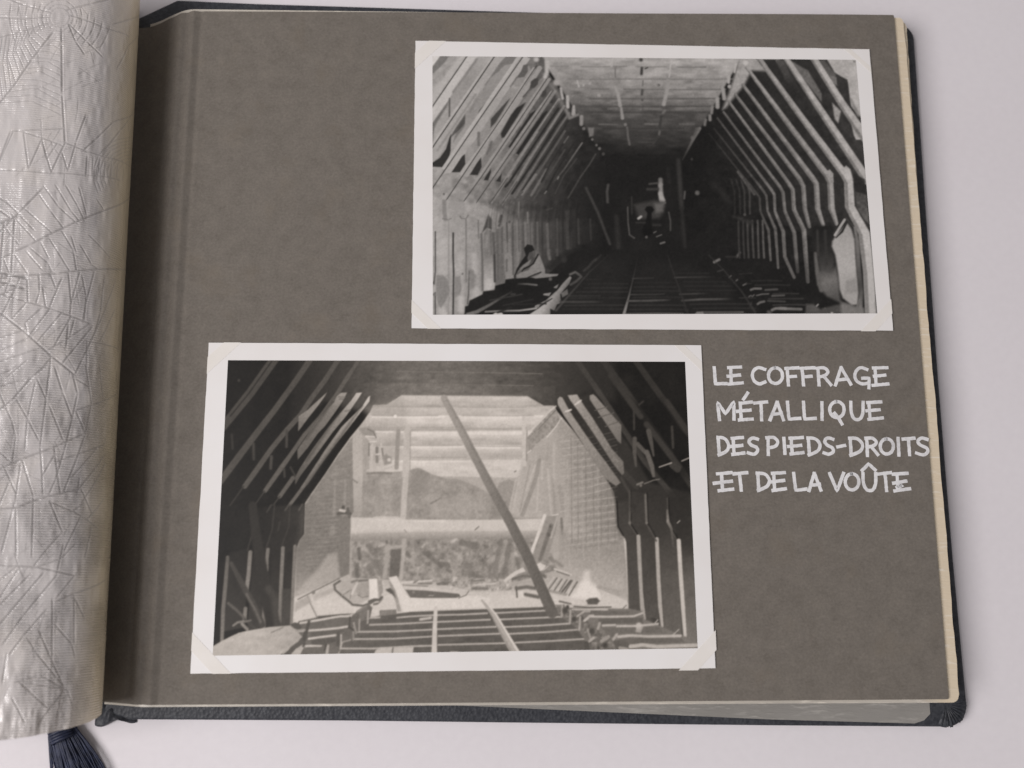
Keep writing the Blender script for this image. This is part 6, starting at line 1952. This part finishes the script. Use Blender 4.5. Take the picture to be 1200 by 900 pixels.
# ------------------------------------------------------------------ hand lettering in white ink (each letter a piece of the page)
LETTERS = [
[[14.358,-0.643,14.372,-1.126,14.695,-1.113]],
[[14.838,-0.641,14.832,-1.125],[14.766,-0.648,15.139,-0.628],[14.736,-0.902,15.097,-0.864],[14.754,-1.131,15.163,-1.094]],
[[15.839,-0.698,15.804,-0.685,15.753,-0.666,15.698,-0.649,15.65,-0.644,15.608,-0.654,15.569,-0.674,15.535,-0.7,15.507,-0.73,15.485,-0.763,15.469,-0.8,15.46,-0.841,15.456,-0.881,15.46,-0.923,15.47,-0.967,15.486,-1.009,15.508,-1.044,15.537,-1.073,15.573,-1.097,15.613,-1.114,15.653,-1.122,15.698,-1.115,15.748,-1.096,15.793,-1.075,15.825,-1.061]],
[[16.107,-0.652,16.123,-0.651,16.146,-0.651,16.171,-0.651,16.194,-0.655,16.214,-0.663,16.234,-0.673,16.253,-0.685,16.269,-0.699,16.284,-0.715,16.298,-0.734,16.31,-0.754,16.319,-0.775,16.326,-0.797,16.331,-0.821,16.334,-0.846,16.335,-0.87,16.333,-0.894,16.329,-0.919,16.322,-0.943,16.314,-0.966,16.303,-0.988,16.29,-1.009,16.275,-1.029,16.259,-1.046,16.242,-1.062,16.223,-1.076,16.202,-1.087,16.182,-1.096,16.161,-1.103,16.139,-1.107,16.117,-1.108,16.095,-1.107,16.074,-1.103,16.053,-1.097,16.033,-1.088,16.014,-1.077,15.997,-1.064,15.981,-1.048,15.967,-1.03,15.955,-1.011,15.944,-0.991,15.936,-0.968,15.93,-0.945,15.926,-0.921,15.925,-0.897,15.926,-0.872,15.929,-0.848,15.934,-0.824,15.942,-0.8,15.952,-0.778,15.964,-0.756,15.978,-0.736,15.993,-0.718,16.011,-0.701,16.029,-0.686,16.049,-0.674,16.071,-0.664,16.096,-0.657,16.119,-0.652,16.134,-0.648]],
[[16.481,-0.653,16.492,-1.162],[16.432,-0.665,16.813,-0.645],[16.495,-0.914,16.725,-0.895]],
[[16.922,-0.651,16.931,-1.16],[16.885,-0.663,17.285,-0.643],[16.929,-0.912,17.184,-0.893]],
[[17.388,-0.649,17.384,-1.159],[17.35,-0.661,17.388,-0.655,17.443,-0.645,17.502,-0.639,17.552,-0.642,17.592,-0.659,17.63,-0.685,17.658,-0.715,17.672,-0.745,17.667,-0.776,17.647,-0.81,17.618,-0.842,17.585,-0.867,17.541,-0.884,17.487,-0.896,17.436,-0.904,17.4,-0.91],[17.535,-0.892,17.741,-1.145]],
[[18.068,-0.628,17.861,-1.157],[18.068,-0.628,18.322,-1.131],[17.938,-0.999,18.231,-0.968]],
[[18.835,-0.692,18.806,-0.678,18.764,-0.657,18.718,-0.639,18.675,-0.632,18.636,-0.638,18.597,-0.654,18.561,-0.677,18.53,-0.705,18.503,-0.74,18.481,-0.782,18.465,-0.827,18.457,-0.87,18.458,-0.913,18.466,-0.957,18.482,-0.999,18.505,-1.034,18.538,-1.062,18.579,-1.085,18.625,-1.102,18.669,-1.112,18.715,-1.111,18.765,-1.101,18.81,-1.089,18.841,-1.081],[18.841,-1.239,18.876,-0.935,18.669,-0.948]],
[[19.07,-0.642,19.061,-1.141],[19.009,-0.642,19.436,-0.628],[19.02,-0.886,19.357,-0.848],[18.957,-1.154,19.427,-1.11]],
[[14.442,-2.172,14.407,-1.666,14.623,-1.993,14.878,-1.647,14.858,-2.159]],
[[15.062,-1.67,15.066,-2.159],[15.061,-1.694,15.397,-1.651],[14.954,-1.921,15.349,-1.885],[15.0,-2.171,15.395,-2.141],[15.156,-1.574,15.298,-1.382]],
[[15.473,-1.681,15.84,-1.644],[15.665,-1.663,15.655,-2.176]],
[[16.133,-1.65,15.893,-2.175],[16.133,-1.65,16.287,-2.175],[15.962,-2.009,16.251,-1.978]],
[[16.433,-1.643,16.444,-2.145,16.774,-2.121]],
[[16.894,-1.642,16.898,-2.144,17.223,-2.12]],
[[17.435,-1.653,17.406,-2.161]],
[[17.838,-1.637,17.855,-1.637,17.878,-1.636,17.904,-1.637,17.927,-1.641,17.948,-1.648,17.968,-1.658,17.987,-1.671,18.004,-1.685,18.019,-1.702,18.033,-1.721,18.045,-1.741,18.055,-1.763,18.062,-1.785,18.067,-1.81,18.069,-1.834,18.07,-1.859,18.067,-1.884,18.063,-1.909,18.056,-1.933,18.047,-1.957,18.035,-1.979,18.022,-2.0,18.007,-2.02,17.99,-2.038,17.972,-2.054,17.952,-2.068,17.931,-2.08,17.91,-2.089,17.888,-2.095,17.865,-2.099,17.842,-2.101,17.82,-2.1,17.799,-2.096,17.777,-2.089,17.757,-2.08,17.738,-2.069,17.72,-2.055,17.704,-2.039,17.689,-2.021,17.677,-2.002,17.667,-1.981,17.658,-1.958,17.652,-1.934,17.649,-1.911,17.648,-1.886,17.649,-1.861,17.653,-1.836,17.658,-1.811,17.667,-1.788,17.677,-1.765,17.69,-1.743,17.704,-1.722,17.72,-1.704,17.738,-1.687,17.758,-1.672,17.778,-1.659,17.801,-1.65,17.826,-1.643,17.85,-1.637,17.866,-1.634],[17.774,-1.964,17.884,-2.107,17.978,-2.292]],
[[18.279,-1.639,18.276,-1.699,18.271,-1.786,18.269,-1.879,18.273,-1.957,18.285,-2.015,18.302,-2.066,18.324,-2.107,18.35,-2.136,18.384,-2.152,18.424,-2.157,18.465,-2.151,18.5,-2.136,18.531,-2.111,18.559,-2.076,18.583,-2.03,18.603,-1.974,18.618,-1.894,18.628,-1.796,18.636,-1.702,18.641,-1.638]],
[[18.809,-1.655,18.807,-2.135],[18.76,-1.661,19.173,-1.636],[18.717,-1.902,19.106,-1.865],[18.758,-2.147,19.183,-2.105]],
[[14.378,-2.663,14.389,-3.173],[14.36,-2.668,14.398,-2.671,14.452,-2.675,14.511,-2.684,14.559,-2.704,14.597,-2.738,14.631,-2.783,14.656,-2.833,14.669,-2.88,14.668,-2.926,14.656,-2.972,14.634,-3.016,14.601,-3.056,14.55,-3.092,14.482,-3.126,14.416,-3.154,14.371,-3.173]],
[[14.808,-2.692,14.809,-3.144],[14.766,-2.698,15.087,-2.674],[14.725,-2.933,15.058,-2.898],[14.761,-3.156,15.106,-3.115]],
[[15.517,-2.727,15.489,-2.716,15.448,-2.7,15.404,-2.687,15.365,-2.685,15.33,-2.7,15.296,-2.726,15.268,-2.757,15.253,-2.786,15.255,-2.813,15.27,-2.841,15.293,-2.868,15.319,-2.892,15.351,-2.909,15.39,-2.921,15.428,-2.934,15.458,-2.95,15.477,-2.974,15.491,-3.001,15.498,-3.029,15.493,-3.056,15.476,-3.084,15.447,-3.112,15.412,-3.136,15.376,-3.15,15.333,-3.148,15.284,-3.135,15.238,-3.119,15.207,-3.109]],
[[15.811,-2.667,15.789,-3.168],[15.763,-2.679,15.803,-2.675,15.86,-2.669,15.921,-2.666,15.971,-2.673,16.011,-2.694,16.045,-2.724,16.071,-2.758,16.083,-2.791,16.08,-2.825,16.063,-2.86,16.037,-2.894,16.005,-2.921,15.959,-2.941,15.9,-2.955,15.844,-2.966,15.806,-2.974]],
[[16.268,-2.685,16.27,-3.138]],
[[16.476,-2.691,16.478,-3.133],[16.428,-2.697,16.811,-2.673],[16.372,-2.933,16.749,-2.897],[16.43,-3.144,16.801,-3.103]],
[[16.971,-2.684,16.969,-3.174],[16.946,-2.69,16.989,-2.691,17.051,-2.692,17.117,-2.697,17.172,-2.714,17.215,-2.745,17.254,-2.787,17.283,-2.834,17.298,-2.879,17.296,-2.924,17.28,-2.971,17.253,-3.016,17.214,-3.056,17.155,-3.092,17.077,-3.126,17.002,-3.154,16.951,-3.174]],
[[17.69,-2.725,17.66,-2.715,17.617,-2.698,17.571,-2.685,17.532,-2.684,17.499,-2.699,17.469,-2.725,17.446,-2.756,17.435,-2.785,17.44,-2.812,17.456,-2.839,17.479,-2.866,17.505,-2.891,17.538,-2.911,17.578,-2.929,17.616,-2.947,17.643,-2.968,17.659,-2.994,17.668,-3.024,17.668,-3.054,17.659,-3.08,17.637,-3.103,17.604,-3.125,17.566,-3.141,17.529,-3.15,17.49,-3.147,17.448,-3.134,17.41,-3.119,17.383,-3.109]],
[[17.794,-2.944,18.018,-2.897]],
[[18.184,-2.684,18.176,-3.186],[18.153,-2.69,18.2,-2.69,18.267,-2.69,18.338,-2.696,18.397,-2.713,18.443,-2.747,18.483,-2.792,18.513,-2.843,18.527,-2.891,18.524,-2.936,18.507,-2.983,18.477,-3.028,18.436,-3.068,18.372,-3.104,18.288,-3.138,18.208,-3.166,18.153,-3.186]],
[[18.663,-2.683,18.647,-3.198],[18.626,-2.695,18.666,-2.692,18.725,-2.688,18.786,-2.687,18.836,-2.695,18.873,-2.716,18.905,-2.745,18.927,-2.778,18.935,-2.808,18.926,-2.835,18.903,-2.863,18.871,-2.888,18.837,-2.908,18.796,-2.923,18.746,-2.932,18.699,-2.939,18.667,-2.944],[18.781,-2.938,18.954,-3.168]],
[[19.216,-2.71,19.23,-2.71,19.252,-2.709,19.275,-2.71,19.297,-2.714,19.315,-2.721,19.334,-2.73,19.351,-2.742,19.366,-2.755,19.38,-2.771,19.392,-2.789,19.403,-2.808,19.411,-2.828,19.417,-2.849,19.422,-2.872,19.424,-2.895,19.424,-2.918,19.422,-2.941,19.417,-2.965,19.41,-2.988,19.402,-3.01,19.391,-3.03,19.379,-3.051,19.365,-3.069,19.349,-3.086,19.332,-3.101,19.314,-3.114,19.295,-3.125,19.275,-3.133,19.255,-3.139,19.235,-3.143,19.214,-3.144,19.194,-3.143,19.174,-3.14,19.155,-3.133,19.136,-3.125,19.119,-3.114,19.103,-3.102,19.088,-3.086,19.075,-3.07,19.064,-3.051,19.055,-3.032,19.048,-3.01,19.043,-2.988,19.04,-2.966,19.039,-2.943,19.04,-2.919,19.044,-2.896,19.049,-2.873,19.057,-2.851,19.067,-2.829,19.079,-2.808,19.092,-2.79,19.107,-2.772,19.124,-2.756,19.142,-2.742,19.16,-2.731,19.181,-2.722,19.205,-2.715,19.226,-2.71,19.241,-2.707]],
[[19.582,-2.683,19.564,-3.186]],
[[19.711,-2.718,20.063,-2.688],[19.881,-2.7,19.877,-3.174]],
[[20.445,-2.724,20.412,-2.713,20.364,-2.697,20.312,-2.683,20.268,-2.682,20.23,-2.697,20.194,-2.723,20.165,-2.754,20.151,-2.783,20.154,-2.81,20.171,-2.838,20.196,-2.865,20.226,-2.89,20.263,-2.911,20.309,-2.929,20.354,-2.947,20.387,-2.967,20.409,-2.991,20.423,-3.016,20.427,-3.042,20.421,-3.068,20.4,-3.097,20.368,-3.128,20.328,-3.154,20.285,-3.168,20.233,-3.165,20.171,-3.148,20.114,-3.128,20.074,-3.115]],
[[14.429,-3.692,14.43,-4.167],[14.3,-3.704,14.712,-3.669],[14.194,-3.97,14.712,-3.907],[14.324,-4.178,14.736,-4.133]],
[[14.769,-3.704,15.159,-3.67],[14.935,-3.687,14.963,-4.173]],
[[15.459,-3.681,15.461,-4.18],[15.429,-3.687,15.474,-3.689,15.539,-3.691,15.607,-3.699,15.663,-3.717,15.706,-3.749,15.743,-3.792,15.77,-3.839,15.783,-3.885,15.78,-3.93,15.764,-3.976,15.735,-4.02,15.697,-4.059,15.638,-4.095,15.562,-4.128,15.488,-4.155,15.438,-4.174]],
[[15.912,-3.694,15.914,-4.164],[15.865,-3.694,16.232,-3.671],[15.81,-3.938,16.201,-3.892],[15.855,-4.175,16.234,-4.124]],
[[16.486,-3.683,16.514,-4.171,16.823,-4.136]],
[[17.077,-3.689,16.89,-4.189],[17.077,-3.689,17.234,-4.178],[16.948,-4.032,17.216,-3.998]],
[[17.516,-3.689,17.694,-4.19,17.92,-3.684]],
[[18.127,-3.711,18.142,-3.711,18.164,-3.71,18.188,-3.711,18.21,-3.715,18.229,-3.722,18.248,-3.732,18.265,-3.744,18.281,-3.759,18.295,-3.775,18.308,-3.793,18.319,-3.813,18.328,-3.834,18.334,-3.856,18.339,-3.879,18.341,-3.904,18.341,-3.927,18.339,-3.951,18.334,-3.976,18.328,-4.0,18.319,-4.022,18.309,-4.044,18.296,-4.065,18.281,-4.084,18.266,-4.101,18.249,-4.117,18.23,-4.13,18.211,-4.141,18.191,-4.15,18.17,-4.157,18.149,-4.16,18.128,-4.162,18.108,-4.161,18.088,-4.157,18.068,-4.15,18.049,-4.141,18.031,-4.13,18.015,-4.117,18.0,-4.101,17.986,-4.084,17.975,-4.065,17.966,-4.045,17.958,-4.023,17.952,-3.999,17.949,-3.976,17.948,-3.952,17.95,-3.928,17.953,-3.903,17.959,-3.88,17.967,-3.857,17.977,-3.834,17.988,-3.813,18.002,-3.793,18.017,-3.775,18.034,-3.759,18.052,-3.744,18.071,-3.732,18.092,-3.723,18.116,-3.716,18.138,-3.711,18.153,-3.708]],
[[18.479,-3.685,18.476,-3.741,18.471,-3.822,18.469,-3.909,18.474,-3.982,18.487,-4.04,18.507,-4.091,18.532,-4.133,18.561,-4.163,18.597,-4.179,18.64,-4.185,18.684,-4.179,18.721,-4.163,18.751,-4.136,18.777,-4.098,18.799,-4.05,18.817,-3.994,18.83,-3.92,18.839,-3.829,18.844,-3.744,18.848,-3.685],[18.454,-3.62,18.659,-3.427,18.848,-3.603]],
[[18.887,-3.72,19.29,-3.674],[19.115,-3.703,19.123,-4.193]],
[[19.461,-3.697,19.463,-4.176],[19.34,-3.721,19.772,-3.692],[19.331,-3.972,19.717,-3.914],[19.348,-4.193,19.806,-4.13],[19.422,-4.1,19.607,-4.025,19.454,-4.065]]]
def letter(strokes, w, seed):
    rng = random.Random(seed)
    verts, faces = [], []
    for si, st in enumerate(strokes):
        p = [Vector((st[i], st[i + 1])) for i in range(0, len(st), 2)]
        # subdivide and wobble a little, as a pen does
        q = []
        for a, b in zip(p, p[1:]):
            m = max(1, int((b - a).length / .05))
            q += [a.lerp(b, i / m) for i in range(m)]
        q.append(p[-1])
        # carry the square pen end a little past the end points
        q[0] = q[0] - (q[1] - q[0]).normalized() * w * .35
        q[-1] = q[-1] + (q[-1] - q[-2]).normalized() * w * .35
        z = .0035 + .0006 * si + rng.random() * .0003
        base = len(verts); n = len(q)
        for i, a in enumerate(q):
            d = (q[min(i + 1, n - 1)] - q[max(i - 1, 0)]).normalized()
            nrm = Vector((-d.y, d.x))
            for sg in (-1, 1):
                ww = w * .5 * (1 + rng.uniform(-.12, .08))
                v = a + nrm * ww * sg
                verts.append((v.x, v.y, z + page_height(v.x, v.y)))
        for i in range(n - 1):
            faces.append((base + 2 * i, base + 2 * i + 2, base + 2 * i + 3, base + 2 * i + 1))
    return verts, faces
for i, st in enumerate(LETTERS):
    v, f = letter(st, .098, i)
    mesh_object('letter', v, f, INK, top_page)
